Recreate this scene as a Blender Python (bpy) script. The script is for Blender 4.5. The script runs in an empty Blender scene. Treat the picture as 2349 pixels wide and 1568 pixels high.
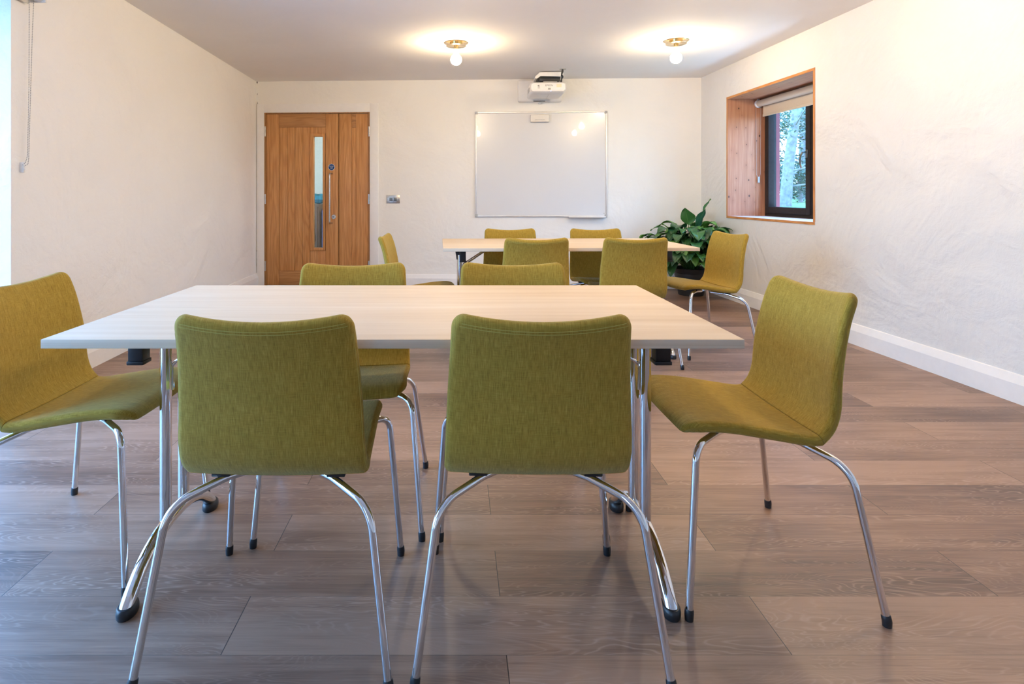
import bpy, bmesh, math, random
from mathutils import Vector, Matrix, noise as mnoise

random.seed(7)
scene = bpy.context.scene
COL = scene.collection
PI = math.pi
F, CX, CY, H = 1343.0, 1045.0, 447.0, 1.058      # focal length in px, principal point, eye height
W, HH = 2349, 1568

# ------------------------------------------------------------------ helpers
class MB:
    """collects shapes into one bmesh"""
    def __init__(self):
        self.bm = bmesh.new()
        self.uv = None
    def box(self, x0, x1, y0, y1, z0, z1, bev=0.0, seg=2, mi=0, mat=None):
        vs = [self.bm.verts.new((x, y, z)) for x in (x0, x1) for y in (y0, y1) for z in (z0, z1)]
        idx = [(0, 1, 3, 2), (4, 6, 7, 5), (0, 4, 5, 1), (2, 3, 7, 6), (0, 2, 6, 4), (1, 5, 7, 3)]
        fs = [self.bm.faces.new([vs[i] for i in f]) for f in idx]
        for f in fs: f.material_index = mi
        if bev > 0:
            es = list({e for f in fs for e in f.edges})
            r = bmesh.ops.bevel(self.bm, geom=es, offset=bev, segments=seg, profile=0.5, affect='EDGES', clamp_overlap=True)
            for f in r['faces']: f.material_index = mi
            vs = list({v for v in r['verts']} | {v for v in vs if v.is_valid})
        if mat is not None:
            bmesh.ops.transform(self.bm, matrix=mat, verts=[v for v in vs if v.is_valid])
        return self
    def prism(self, outline, axis, a0, a1, mi=0):
        """outline of (p,q) extruded along axis 0/1/2 from a0 to a1"""
        def P(p, q, a):
            return ((a, p, q), (p, a, q), (p, q, a))[axis]
        lo = [self.bm.verts.new(P(p, q, a0)) for p, q in outline]
        hi = [self.bm.verts.new(P(p, q, a1)) for p, q in outline]
        n = len(outline)
        fs = [self.bm.faces.new(lo[::-1]), self.bm.faces.new(hi)]
        for i in range(n):
            fs.append(self.bm.faces.new((lo[i], lo[(i + 1) % n], hi[(i + 1) % n], hi[i])))
        for f in fs: f.material_index = mi
        return self
    def tube(self, pts, r, seg=14, cap=True, mi=0, rr=None):
        pts = [Vector(p) for p in pts]
        n = len(pts)
        tan = []
        for i in range(n):
            a = pts[max(i - 1, 0)]; b = pts[min(i + 1, n - 1)]
            tan.append((b - a).normalized())
        up = Vector((0, 0, 1)) if abs(tan[0].z) < .9 else Vector((1, 0, 0))
        nrm = tan[0].cross(up).normalized()
        rings = []
        for i in range(n):
            if i:
                ax = tan[i - 1].cross(tan[i])
                if ax.length > 1e-8:
                    nrm = Matrix.Rotation(tan[i - 1].angle(tan[i]), 3, ax.normalized()) @ nrm
            bn = tan[i].cross(nrm)
            ri = rr[i] if rr else r
            rings.append([self.bm.verts.new(pts[i] + (nrm * math.cos(2 * PI * k / seg) + bn * math.sin(2 * PI * k / seg)) * ri) for k in range(seg)])
        for i in range(n - 1):
            for k in range(seg):
                f = self.bm.faces.new((rings[i][k], rings[i][(k + 1) % seg], rings[i + 1][(k + 1) % seg], rings[i + 1][k]))
                f.material_index = mi
        if cap:
            self.bm.faces.new(rings[0][::-1]).material_index = mi
            self.bm.faces.new(rings[-1]).material_index = mi
        return self
    def lathe(self, prof, c=(0, 0, 0), seg=32, axis='z', mi=0, mat=None):
        """profile of (r, h) revolved about an axis through c"""
        rings = []
        allv = []
        for r, h in prof:
            if r < 1e-6:
                v = [self.bm.verts.new((0, 0, h))]
            else:
                v = [self.bm.verts.new((r * math.cos(2 * PI * k / seg), r * math.sin(2 * PI * k / seg), h)) for k in range(seg)]
            rings.append(v); allv += v
        for a, b in zip(rings[:-1], rings[1:]):
            for k in range(seg):
                k2 = (k + 1) % seg
                if len(a) == 1 and len(b) == 1: continue
                if len(a) == 1: f = self.bm.faces.new((a[0], b[k2], b[k]))
                elif len(b) == 1: f = self.bm.faces.new((a[k], a[k2], b[0]))
                else: f = self.bm.faces.new((a[k], a[k2], b[k2], b[k]))
                f.material_index = mi
        for ring, flip in ((rings[0], True), (rings[-1], False)):
            if len(ring) > 1:
                self.bm.faces.new(ring[::-1] if flip else ring).material_index = mi
        m = Matrix.Identity(4)
        if axis == 'y': m = Matrix.Rotation(PI / 2, 4, 'X')      # +h -> -y
        if axis == 'x': m = Matrix.Rotation(PI / 2, 4, 'Y')      # +h -> +x
        m = Matrix.Translation(c) @ m
        if mat is not None: m = mat @ m
        bmesh.ops.transform(self.bm, matrix=m, verts=allv)
        return self
    def build(self, name, mat, parent=None, smooth=35, recalc=True):
        bm = self.bm
        if recalc: bmesh.ops.recalc_face_normals(bm, faces=bm.faces[:])
        me = bpy.data.meshes.new(name)
        bm.to_mesh(me); bm.free()
        for m in (mat if isinstance(mat, (list, tuple)) else [mat]): me.materials.append(m)
        if smooth is not None:
            me.polygons.foreach_set('use_smooth', [True] * len(me.polygons))
            me.set_sharp_from_angle(angle=math.radians(smooth))
        o = bpy.data.objects.new(name, me)
        COL.objects.link(o)
        if parent is not None: o.parent = parent
        return o

def tag(o, label=None, cat=None, group=None, kind=None):
    if label: o['label'] = label
    if cat: o['category'] = cat
    if group: o['group'] = group
    if kind: o['kind'] = kind
    return o

def empty(name, loc=(0, 0, 0), rz=0.0, label=None, cat=None, group=None, kind=None):
    o = bpy.data.objects.new(name, None)
    o.empty_display_size = .1
    COL.objects.link(o)
    o.location = loc; o.rotation_euler = (0, 0, rz)
    return tag(o, label, cat, group, kind)

def copy_tree(o, parent=None):
    c = o.copy(); COL.objects.link(c)
    c.parent = parent
    for ch in list(o.children): copy_tree(ch, c)
    return c

def fillet(pts, rads, n=10):
    """polyline with rounded corners"""
    pts = [Vector(p) for p in pts]
    out = [pts[0]]
    for i in range(1, len(pts) - 1):
        p, a, b = pts[i], (pts[i - 1] - pts[i]), (pts[i + 1] - pts[i])
        la, lb = a.length, b.length
        a.normalize(); b.normalize()
        ang = a.angle(b)
        d = min(rads[i - 1] / math.tan(ang / 2), la * .49, lb * .95)
        p0, p2 = p + a * d, p + b * d
        ctr = p + (a + b).normalized() * (d / math.cos(ang / 2))
        r = (p0 - ctr).length
        v0, v2 = (p0 - ctr).normalized(), (p2 - ctr).normalized()
        th = v0.angle(v2)
        ax = v0.cross(v2).normalized()
        for k in range(n + 1):
            out.append(ctr + (Matrix.Rotation(th * k / n, 3, ax) @ v0) * r)
    out.append(pts[-1])
    return out

def catmull(P, n=12):
    P = [Vector(p) for p in P]
    Q = [P[0] * 2 - P[1]] + P + [P[-1] * 2 - P[-2]]
    out = []
    for i in range(1, len(Q) - 2):
        for k in range(n):
            t = k / n
            a, b, c, d = Q[i - 1:i + 3]
            out.append(.5 * ((2 * b) + (c - a) * t + (2 * a - 5 * b + 4 * c - d) * t * t + (3 * b - a - 3 * c + d) * t ** 3))
    out.append(P[-1])
    return out

def text_mesh(txt, size, mat, parent, loc, rot, name='lettering', extrude=.0003):
    cu = bpy.data.curves.new('lettering_curve', 'FONT')
    cu.body = txt; cu.size = size; cu.align_x = 'CENTER'; cu.align_y = 'CENTER'; cu.extrude = extrude; cu.resolution_u = 3
    tmp = bpy.data.objects.new('lettering_curve', cu)
    COL.objects.link(tmp)
    dg = bpy.context.evaluated_depsgraph_get()
    me = bpy.data.meshes.new_from_object(tmp.evaluated_get(dg))
    bpy.data.objects.remove(tmp); bpy.data.curves.remove(cu)
    me.materials.clear(); me.materials.append(mat)
    o = bpy.data.objects.new(name, me); COL.objects.link(o)
    o.parent = parent; o.location = loc; o.rotation_euler = rot
    return o

# ------------------------------------------------------------------ materials
class NT:
    def __init__(self, name):
        self.m = bpy.data.materials.new(name); self.m.use_nodes = True
        self.t = self.m.node_tree; self.n = self.t.nodes; self.l = self.t.links
        self.b = self.n['Principled BSDF']; self.out = self.n['Material Output']
    def new(self, t, **kw):
        nd = self.n.new(t)
        for k, v in kw.items(): setattr(nd, k, v)
        return nd
    def link(self, a, b): self.l.new(a, b)
    def val(self, sock, v):
        if hasattr(v, 'links') or isinstance(v, bpy.types.NodeSocket): self.link(v, sock)
        else: sock.default_value = v
    def math(self, op, a, b=None, c=None, clamp=False):
        nd = self.new('ShaderNodeMath', operation=op, use_clamp=clamp)
        for i, v in enumerate((a, b, c)):
            if v is not None: self.val(nd.inputs[i], v)
        return nd.outputs[0]
    def coord(self, which='Object'):
        return self.new('ShaderNodeTexCoord').outputs[which]
    def sep(self, v):
        nd = self.new('ShaderNodeSeparateXYZ'); self.link(v, nd.inputs[0]); return nd.outputs
    def comb(self, x, y, z):
        nd = self.new('ShaderNodeCombineXYZ')
        for i, v in enumerate((x, y, z)): self.val(nd.inputs[i], v)
        return nd.outputs[0]
    def noise(self, vec, scale, detail=3.0, rough=.5, dist=0.0):
        nd = self.new('ShaderNodeTexNoise')
        self.link(vec, nd.inputs['Vector'])
        nd.inputs['Scale'].default_value = scale; nd.inputs['Detail'].default_value = detail
        nd.inputs['Roughness'].default_value = rough; nd.inputs['Distortion'].default_value = dist
        return nd.outputs[0]
    def scale(self, vec, s):
        nd = self.new('ShaderNodeVectorMath', operation='MULTIPLY')
        self.link(vec, nd.inputs[0]); nd.inputs[1].default_value = s
        return nd.outputs[0]
    def ramp(self, fac, stops):
        nd = self.new('ShaderNodeValToRGB')
        e = nd.color_ramp.elements
        while len(e) < len(stops): e.new(.5)
        for el, (p, c) in zip(e, stops):
            el.position = p; el.color = (*c, 1) if len(c) == 3 else c
        self.link(fac, nd.inputs[0])
        return nd.outputs[0]
    def mix(self, fac, a, b, mode='MIX'):
        nd = self.new('ShaderNodeMix', data_type='RGBA', blend_type=mode)
        self.val(nd.inputs[0], fac)
        for s, v in ((nd.inputs[6], a), (nd.inputs[7], b)):
            self.val(s, (*v, 1) if isinstance(v, tuple) and len(v) == 3 else v)
        return nd.outputs[2]
    def bump(self, h, strength=.3, dist=.01, normal=None):
        nd = self.new('ShaderNodeBump')
        nd.inputs['Strength'].default_value = strength; nd.inputs['Distance'].default_value = dist
        self.link(h, nd.inputs['Height'])
        if normal is not None: self.link(normal, nd.inputs['Normal'])
        return nd.outputs[0]
    def set(self, **kw):
        names = dict(color='Base Color', rough='Roughness', metal='Metallic', spec='Specular IOR Level', normal='Normal',
                     sheen='Sheen Weight', sheen_rough='Sheen Roughness', sheen_tint='Sheen Tint', coat='Coat Weight',
                     coat_rough='Coat Roughness', emit='Emission Color', emit_s='Emission Strength', ior='IOR', sss='Subsurface Weight')
        for k, v in kw.items():
            s = self.b.inputs[names[k]]
            if isinstance(v, tuple) and len(v) == 3: v = (*v, 1)
            self.val(s, v)
        return self

def plain(name, color, rough=.5, metal=0.0, spec=.5, var=.04, vscale=30, **kw):
    """a simple surface with a little procedural mottling"""
    N = NT(name)
    n = N.noise(N.coord(), vscale, 3)
    dark = tuple(c * (1 - var) for c in color); lite = tuple(min(1, c * (1 + var)) for c in color)
    N.set(color=N.ramp(n, [(.3, dark), (.7, lite)]), rough=rough, metal=metal, spec=spec, **kw)
    return N.m

def srgb(r, g, b):
    f = lambda c: (c / 255 / 12.92) if c / 255 <= .04045 else ((c / 255 + .055) / 1.055) ** 2.4
    return (f(r), f(g), f(b))

M = {}
# plaster: lumpy trowelled lime render under white paint
def plaster(name, col, big, fine):
    N = NT(name)
    co = N.coord()
    wob = N.noise(co, 1.6, 4, .55, .6)
    trow = N.noise(N.scale(co, (1.0, .45, 1.3)), 5.0, 5, .6, 1.2)
    grit = N.noise(co, 70, 4, .65)
    pit = N.noise(co, 22, 5, .6, .4)
    b1 = N.bump(wob, .55 * big, .10)
    b2 = N.bump(trow, .36 * big, .020, b1)
    b3 = N.bump(pit, .4 * fine, .008, b2)
    b4 = N.bump(grit, .5 * fine, .0022, b3)
    c = N.ramp(wob, [(.35, tuple(x * .975 for x in col)), (.65, col)])
    N.set(color=c, rough=.88, spec=.25, normal=b4)
    return N.m
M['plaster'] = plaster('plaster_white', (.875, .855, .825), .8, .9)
M['plaster_rough_dim'] = plaster('plaster_white_rough_dim', (.755, .742, .715), 1.0, .9)  # base colour darkened to offset the strong light on the right wall
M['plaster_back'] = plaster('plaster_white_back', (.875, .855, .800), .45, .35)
M['ceiling'] = plaster('ceiling_white', (.85, .83, .81), .12, .15)
M['white_trim'] = plain('white_trim_paint', (.86, .845, .82), .42, var=.015)
M['white_plastic'] = plain('white_plastic', (.80, .78, .75), .38, var=.02)
M['white_plastic_warm'] = plain('white_plastic_warm', (.78, .74, .67), .45, var=.02)
M['grey_plastic'] = plain('grey_plastic', (.42, .42, .42), .45)
M['dark_plastic'] = plain('dark_plastic', (.02, .02, .023), .4)
M['black_rubber'] = plain('black_rubber', (.013, .014, .017), .38)
M['black_box'] = plain('black_block_plastic', (.012, .013, .016), .33)
M['chrome'] = plain('chrome', (.83, .83, .84), .07, 1.0, var=.03, vscale=14)
M['steel'] = plain('brushed_steel', (.55, .52, .48), .3, 1.0, var=.12, vscale=60)
M['steel_dark'] = plain('dark_steel', (.20, .19, .17), .35, 1.0)
M['aluminium'] = plain('aluminium', (.74, .72, .69), .40, .55)
M['brass'] = plain('brass', (.83, .62, .30), .22, 1.0)
M['cream_disc'] = plain('satin_brass_disc', (.90, .74, .50), .14, 1.0)
M['ivory'] = plain('ivory_socket', (.80, .70, .48), .5)
M['frame_dark'] = plain('brown_window_frame', (.034, .027, .025), .6, spec=.06, var=.1)
M['red_board'] = plain('red_board', (.20, .022, .024), .6)
M['blind'] = plain('cream_blind_fabric', (.62, .54, .43), .85, var=.03, vscale=200)
M['blind_blue'] = plain('pale_blind_fabric', (.60, .60, .58), .85, var=.03, vscale=200)
M['wb_surface'] = plain('whiteboard_enamel', (.72, .72, .715), .22, var=.008, vscale=3, coat=.35, coat_rough=.015)
M['sign_blue'] = plain('sign_blue', srgb(0, 62, 128), .35)
M['sign_white'] = plain('sign_white', (.78, .80, .84), .4)
M['ink'] = plain('grey_ink', (.10, .10, .10), .5)
M['ink_pale'] = plain('pale_ink', (.42, .41, .39), .5)
M['crack'] = plain('dark_crack', (.035, .03, .035), .9)
M['soil'] = plain('soil', (.025, .017, .012), .95, var=.5, vscale=80)
M['pot'] = plain('charcoal_pot', (.016, .016, .017), .42)
M['teal'] = plain('teal_cloth', srgb(20, 125, 150), .85, var=.25, vscale=14)
M['blue_panel'] = plain('blue_plastic', srgb(60, 95, 150), .5)
M['brown_board'] = plain('brown_board', srgb(110, 88, 72), .55, var=.1)
M['hall_wall'] = plain('pale_green_paint', (.60, .60, .50), .7)
M['thread'] = plain('pale_thread', (.46, .37, .08), .8)
M['terrace'] = plain('grey_paving', (.50, .50, .50), .8, var=.2, vscale=8)

def emis(name, col, s):
    N = NT(name)
    N.set(color=(.8, .8, .8), emit=col, emit_s=s, rough=.4)
    return N.m
M['led'] = emis('blue_led', (.25, .35, 1.0), 6.0)
LAMP = 184.0
M['bulb'] = emis('lit_bulb', (1.0, .765, .475), LAMP)

# glass pane: thin sheet, clear with fresnel reflection
def glass(name, tint, refl=1.0):
    N = NT(name)
    N.n.remove(N.b)
    tr = N.new('ShaderNodeBsdfTransparent'); tr.inputs[0].default_value = (*tint, 1)
    gl = N.new('ShaderNodeBsdfGlossy'); gl.inputs[0].default_value = (.9, .95, 1, 1); gl.inputs['Roughness'].default_value = .01
    lw_ = N.new('ShaderNodeLayerWeight'); lw_.inputs[0].default_value = .5
    dirt = N.noise(N.coord(), 5, 2)
    fr = N.math('MULTIPLY_ADD', N.math('POWER', lw_.outputs['Facing'], 5.0), .95, .045)
    fac = N.math('MULTIPLY', fr, N.math('MULTIPLY_ADD', dirt, .1, refl))
    mx = N.new('ShaderNodeMixShader')
    N.link(fac, mx.inputs[0]); N.link(tr.outputs[0], mx.inputs[1]); N.link(gl.outputs[0], mx.inputs[2])
    N.link(mx.outputs[0], N.out.inputs[0])
    return N.m
M['glass'] = glass('window_glass', (.74, .84, .90))
M['glass_door'] = glass('door_glass', (.86, .88, .85), 1.0)

# upholstery: woven mustard green cloth, uv in metres (across, along)
def fabric():
    N = NT('olive_upholstery')
    s = N.sep(N.coord('UV'))
    x, y = s[0], s[1]
    warp = N.noise(N.comb(N.math('MULTIPLY', x, 520.0), N.math('MULTIPLY', y, 38.0), 0.0), 1.0, 2, .6)
    weft = N.noise(N.comb(N.math('MULTIPLY', x, 38.0), N.math('MULTIPLY', y, 520.0), 3.0), 1.0, 2, .6)
    streak = N.noise(N.comb(N.math('MULTIPLY', x, 110.0), N.math('MULTIPLY', y, 14.0), 7.0), 1.0, 3, .6)
    sx = N.math('SINE', N.math('MULTIPLY', x, 3300.0))
    sy = N.math('SINE', N.math('MULTIPLY', y, 3300.0))
    weave = N.math('MULTIPLY', sx, sy)
    f = N.math('ADD', N.math('MULTIPLY', warp, .58), N.math('MULTIPLY', weft, .30))
    f = N.math('ADD', f, N.math('MULTIPLY', streak, .22))
    f = N.math('ADD', f, N.math('MULTIPLY', weave, .03))
    c = N.ramp(f, [(.34, (.215, .131, .014)), (.55, (.365, .236, .032)), (.80, (.54, .378, .080))])
    hgt = N.math('ADD', N.math('MULTIPLY', warp, .6), N.math('ADD', N.math('MULTIPLY', weft, .6), N.math('MULTIPLY', weave, .25)))
    soft = N.noise(N.coord(), 9, 2)
    b0 = N.bump(soft, .15, .01)
    N.set(color=c, rough=.92, spec=.2, sheen=.28, sheen_rough=.45, sheen_tint=(.85, .92, .62), normal=N.bump(hgt, .55, .0011, b0))
    return N.m
M['fabric'] = fabric()

# floor: laminate boards running along x, half-bond
def floor_mat():
    N = NT('grey_brown_laminate')
    s = N.sep(N.coord())
    X, Y = s[0], s[1]
    PW, PL = .1975, 1.315
    r = N.math('DIVIDE', N.math('SUBTRACT', Y, 1.347 - 40 * PW), PW)
    row = N.math('FLOOR', r)
    rf = N.math('FRACT', r)
    par = N.math('MODULO', row, 2.0)
    cpos = N.math('DIVIDE', N.math('ADD', N.math('SUBTRACT', X, .117 - 30 * PL), N.math('MULTIPLY', par, PL / 2)), PL)
    # even rows counted from y=1.347: joints at -.54; the others at .12
    cpos = N.math('ADD', cpos, .5)
    colm = N.math('FLOOR', cpos)
    cf = N.math('FRACT', cpos)
    wn = N.new('ShaderNodeTexWhiteNoise', noise_dimensions='2D')
    N.link(N.comb(row, colm, 0.0), wn.inputs['Vector'])
    rnd = wn.outputs[0]
    off = N.math('MULTIPLY', rnd, 37.0)
    # cathedral contour lines
    gx = N.math('ADD', N.math('MULTIPLY', X, 1.5), off)
    gy = N.math('ADD', N.math('MULTIPLY', Y, 8.5), N.math('MULTIPLY', off, 1.7))
    base = N.noise(N.comb(gx, gy, off), 1.0, 3, .45, .5)
    fine = N.noise(N.comb(N.math('MULTIPLY', X, 5.0), N.math('MULTIPLY', Y, 210.0), off), 1.0, 3, .6)
    rings = N.math('SINE', N.math('MULTIPLY', N.math('MULTIPLY_ADD', fine, .006, base), 250.0))
    rings = N.math('MULTIPLY_ADD', rings, .5, .5)
    lines = N.math('POWER', rings, 6.0)
    mid = N.noise(N.comb(N.math('MULTIPLY', X, 2.2), N.math('MULTIPLY', Y, 34.0), off), 1.0, 4, .6, .6)
    blot = N.noise(N.comb(N.math('MULTIPLY', X, 1.3), N.math('MULTIPLY', Y, 3.0), off), 1.4, 3)
    g = N.math('ADD', N.math('MULTIPLY', mid, .36), N.math('MULTIPLY', fine, .26))
    g = N.math('ADD', g, N.math('MULTIPLY', blot, .42))
    g = N.math('ADD', g, N.math('MULTIPLY', N.math('SUBTRACT', rnd, .5), .24))
    c = N.ramp(g, [(.36, (.100, .053, .035)), (.50, (.205, .117, .077)), (.66, (.335, .208, .143))])
    lmask = N.math('MULTIPLY', lines, N.math('MULTIPLY_ADD', N.noise(N.comb(gx, gy, 5.0), .8, 2), 2.6, -1.0, clamp=True))
    c = N.mix(N.math('MULTIPLY', lmask, .66), c, (.48, .34, .26))
    e1 = N.math('LESS_THAN', N.math('MULTIPLY', N.math('MINIMUM', rf, N.math('SUBTRACT', 1.0, rf)), PW), .0008)
    e2 = N.math('LESS_THAN', N.math('MULTIPLY', N.math('MINIMUM', cf, N.math('SUBTRACT', 1.0, cf)), PL), .0011)
    gap = N.math('MAXIMUM', N.math('MULTIPLY', e1, .6), e2)
    c = N.mix(gap, c, (.03, .02, .018))
    h = N.math('SUBTRACT', N.math('ADD', N.math('MULTIPLY', fine, .25), N.math('MULTIPLY', lmask, .2)), gap)
    rough = N.math('MULTIPLY_ADD', fine, .16, .36)
    N.set(color=c, rough=rough, spec=.85, normal=N.bump(h, .22, .0012))
    return N.m
M['floor'] = floor_mat()

def wood(name, cols, axis, fscale=(60, 2.0), ring=(5.0, .9, 55.0), ringcol=None, ringamt=.35, rough=.5, spec=.4, knots=False, bump=.15):
    """grain runs along axis (0,1,2); cols are dark, mid, light"""
    N = NT(name)
    co = N.coord()
    s = N.sep(co)
    ax = [0, 1, 2]; ax.remove(axis)
    oi = N.new('ShaderNodeObjectInfo').outputs['Random']
    off = N.math('MULTIPLY', oi, 31.0)
    def vec(across, along):
        v = [None] * 3
        for a in ax: v[a] = N.math('MULTIPLY_ADD', s[a], across, off)
        v[axis] = N.math('MULTIPLY_ADD', s[axis], along, off)
        return N.comb(*v)
    fine = N.noise(vec(fscale[0] * 3, fscale[1] * 3), 1.0, 3, .6)
    mid = N.noise(vec(fscale[0], fscale[1]), 1.0, 4, .55, .3)
    base = N.noise(vec(ring[0], ring[1]), 1.0, 2, .4, .3)
    rg = N.math('POWER', N.math('MULTIPLY_ADD', N.math('SINE', N.math('MULTIPLY', base, ring[2])), .5, .5), 2.0)
    g = N.math('ADD', N.math('MULTIPLY', mid, .6), N.math('MULTIPLY', fine, .4))
    c = N.ramp(g, [(.32, cols[0]), (.5, cols[1]), (.68, cols[2])])
    c = N.mix(N.math('MULTIPLY', rg, ringamt), c, ringcol or cols[0])
    if knots:
        kv = N.new('ShaderNodeTexVoronoi', feature='F1', voronoi_dimensions='2D'); kv.inputs['Scale'].default_value = 1.0
        acr = N.math('MULTIPLY', N.math('ADD', s[ax[0]], s[ax[1]]), 9.5)
        N.link(N.comb(acr, N.math('MULTIPLY_ADD', s[axis], 6.5, 2.3), 0.0), kv.inputs['Vector'])
        csep = N.new('ShaderNodeSeparateColor'); N.link(kv.outputs['Color'], csep.inputs[0])
        size = N.math('MULTIPLY_ADD', N.math('POWER', csep.outputs[0], 2.5), .075, .018)
        spot = N.math('LESS_THAN', N.math('MULTIPLY_ADD', N.noise(co, 60, 2), .03, kv.outputs['Distance']), N.math('ADD', size, .012))
        halo = N.math('SUBTRACT', 1.0, N.math('MULTIPLY', kv.outputs['Distance'], 3.2), clamp=True)
        c = N.mix(N.math('MULTIPLY', halo, .45), c, cols[0])
        c = N.mix(N.math('MULTIPLY', spot, .85), c, (.05, .022, .012))
    N.set(color=c, rough=rough, spec=spec, normal=N.bump(g, bump, .001))
    return N.m
MAPLE = [(.63, .485, .335), (.70, .56, .405), (.75, .625, .48)]
M['maple'] = wood('maple_laminate', MAPLE, 0, (16, .8), (2.2, .5, 30), (.62, .44, .27), .16, .52, .22, bump=.02)
M['maple_edge'] = wood('maple_edge_band', [tuple(c * .97 for c in k) for k in MAPLE], 0, (190, .7), (40, .3, 8), (.50, .37, .22), .2, .45, .4, bump=.02)
OAK = [(.46, .205, .064), (.585, .29, .104), (.69, .375, .155)]
M['oak'] = wood('oak_vertical', OAK, 2, (75, 2.2), (9, .75, 62), (.38, .155, .042), .45, .42, .45)
M['oak_rail'] = wood('oak_horizontal', [tuple(c * .80 for c in k) for k in OAK], 0, (75, 2.2), (9, 1.2, 50), (.24, .085, .02), .3, .42, .45)
M['oak_dark'] = wood('oak_lining', [tuple(c * .62 for c in k) for k in OAK], 2, (75, 2.2), (9, .75, 62), (.18, .07, .02), .3, .45, .4)
M['groove'] = plain('oak_groove_shade', (.16, .062, .018), .7)
LARCH = [(.36, .135, .065), (.47, .200, .105), (.56, .275, .155)]
M['larch'] = wood('larch_board', LARCH, 2, (45, 1.6), (6, .8, 60), (.45, .19, .09), .35, .55, .35, knots=True)
M['larch_y'] = wood('larch_board_long', LARCH, 1, (45, 1.6), (6, .8, 60), (.45, .19, .09), .35, .55, .35, knots=True)
EDGE = [(.45, .17, .04), (.60, .26, .075), (.70, .35, .12)]
M['larch_edge'] = wood('larch_end_grain', EDGE, 1, (90, 3.0), (14, 2.0, 40), (.38, .13, .03), .5, .5, .4)
M['larch_edge_z'] = wood('larch_end_grain_upright', EDGE, 2, (90, 3.0), (14, 2.0, 40), (.38, .13, .03), .5, .5, .4)

def leaf_mat():
    N = NT('glossy_leaf')
    geo = N.new('ShaderNodeNewGeometry')
    rnd = geo.outputs['Random Per Island']
    s = N.sep(N.coord('UV'))
    side = N.math('ABSOLUTE', N.math('SUBTRACT', s[0], .5))
    mid = N.math('SUBTRACT', 1.0, N.math('MULTIPLY', side, 26.0), clamp=True)
    vein = N.math('SINE', N.math('ADD', N.math('MULTIPLY', s[1], 70.0), N.math('MULTIPLY', side, -55.0)))
    vein = N.math('POWER', N.math('MULTIPLY_ADD', vein, .5, .5), 4.0)
    c = N.ramp(rnd, [(.0, (.016, .066, .024)), (.45, (.030, .115, .030)), (.72, (.060, .19, .034)), (1.0, (.14, .32, .045))])
    c = N.mix(N.math('MULTIPLY', mid, .5), c, (.16, .30, .10))
    c = N.mix(N.math('MULTIPLY', vein, .16), c, (.10, .22, .08))
    N.set(color=c, rough=.30, spec=.55, normal=N.bump(vein, .3, .002))
    tl = N.new('ShaderNodeBsdfTranslucent'); N.link(c, tl.inputs[0])
    mx = N.new('ShaderNodeMixShader'); mx.inputs[0].default_value = .12
    N.link(N.b.outputs[0], mx.inputs[1]); N.link(tl.outputs[0], mx.inputs[2]); N.link(mx.outputs[0], N.out.inputs[0])
    return N.m
M['leaf'] = leaf_mat()
M['stem'] = plain('green_stem', (.06, .16, .035), .45)
M['bark'] = plain('pale_bark', (.17, .165, .155), .9, var=.35, vscale=14)
M['tree_leaf'] = plain('tree_foliage', (.030, .075, .045), .6, var=.35, vscale=3)
M['grass'] = plain('lawn_grass', (.070, .135, .010), .9, var=.4, vscale=20)

# ------------------------------------------------------------------ room shell
PL_ = Vector((-2.329, 6.845)); PR_ = Vector((2.778, 6.616))     # back corners of the floor
SK = .026                                                       # side walls lean by this much per metre
CEIL = 2.383
REAR = -3.2
BW = (PR_ - PL_).length
BA = math.atan2(PR_.y - PL_.y, PR_.x - PL_.x)
SA = math.atan(SK)
def lx(y): return PL_.x - SK * (y - PL_.y)
def rx(y): return PR_.x - SK * (y - PR_.y)

def bk(px, py):
    """photo pixel -> (distance along the back wall, height)"""
    s = (px - CX) / F
    e = (PR_ - PL_) / BW
    t = (s * PL_.y - PL_.x) / (e.x - s * e.y)
    y = PL_.y + t * e.y
    return t, H - (py - CY) / F * y
def bkpt(t, n=0.0, z=0.0):
    e = (PR_ - PL_) / BW
    o = Vector((-e.y, e.x))
    p = PL_ + e * t + o * n
    return Vector((p.x, p.y, z))

def wall(name, length, z1, thick, holes, mat, loc, rz, sub=None):
    """wall in local x (length), inner face at y=0, body towards +y; holes (x0,x1,z0,z1) pierce it"""
    xs = sorted({0.0, length} | {v for h in holes for v in h[:2]})
    zs = sorted({0.0, z1} | {v for h in holes for v in h[2:]})
    b = MB(); bm = b.bm
    V = {}
    def vert(x, y, z):
        k = (round(x, 5), round(y, 5), round(z, 5))
        if k not in V: V[k] = bm.verts.new((x, y, z))
        return V[k]
    def inside(x, z): return any(h[0] < x < h[1] and h[2] < z < h[3] for h in holes)
    def face(*p):
        try: bm.faces.new([vert(*q) for q in p])
        except ValueError: pass
    cells = {}
    for i in range(len(xs) - 1):
        for j in range(len(zs) - 1):
            cells[i, j] = not inside((xs[i] + xs[i + 1]) / 2, (zs[j] + zs[j + 1]) / 2)
    for (i, j), solid in cells.items():
        if not solid: continue
        x0, x1, a, c = xs[i], xs[i + 1], zs[j], zs[j + 1]
        face((x0, 0, a), (x1, 0, a), (x1, 0, c), (x0, 0, c))
        face((x0, thick, a), (x0, thick, c), (x1, thick, c), (x1, thick, a))
        if not cells.get((i - 1, j), False): face((x0, 0, a), (x0, 0, c), (x0, thick, c), (x0, thick, a))
        if not cells.get((i + 1, j), False): face((x1, 0, a), (x1, thick, a), (x1, thick, c), (x1, 0, c))
        if not cells.get((i, j - 1), False): face((x0, 0, a), (x0, thick, a), (x1, thick, a), (x1, 0, a))
        if not cells.get((i, j + 1), False): face((x0, 0, c), (x1, 0, c), (x1, thick, c), (x0, thick, c))
    o = b.build(name, mat, smooth=None)
    o.location = loc; o.rotation_euler = (0, 0, rz)
    return tag(o, kind='structure')

WT = .45
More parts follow.
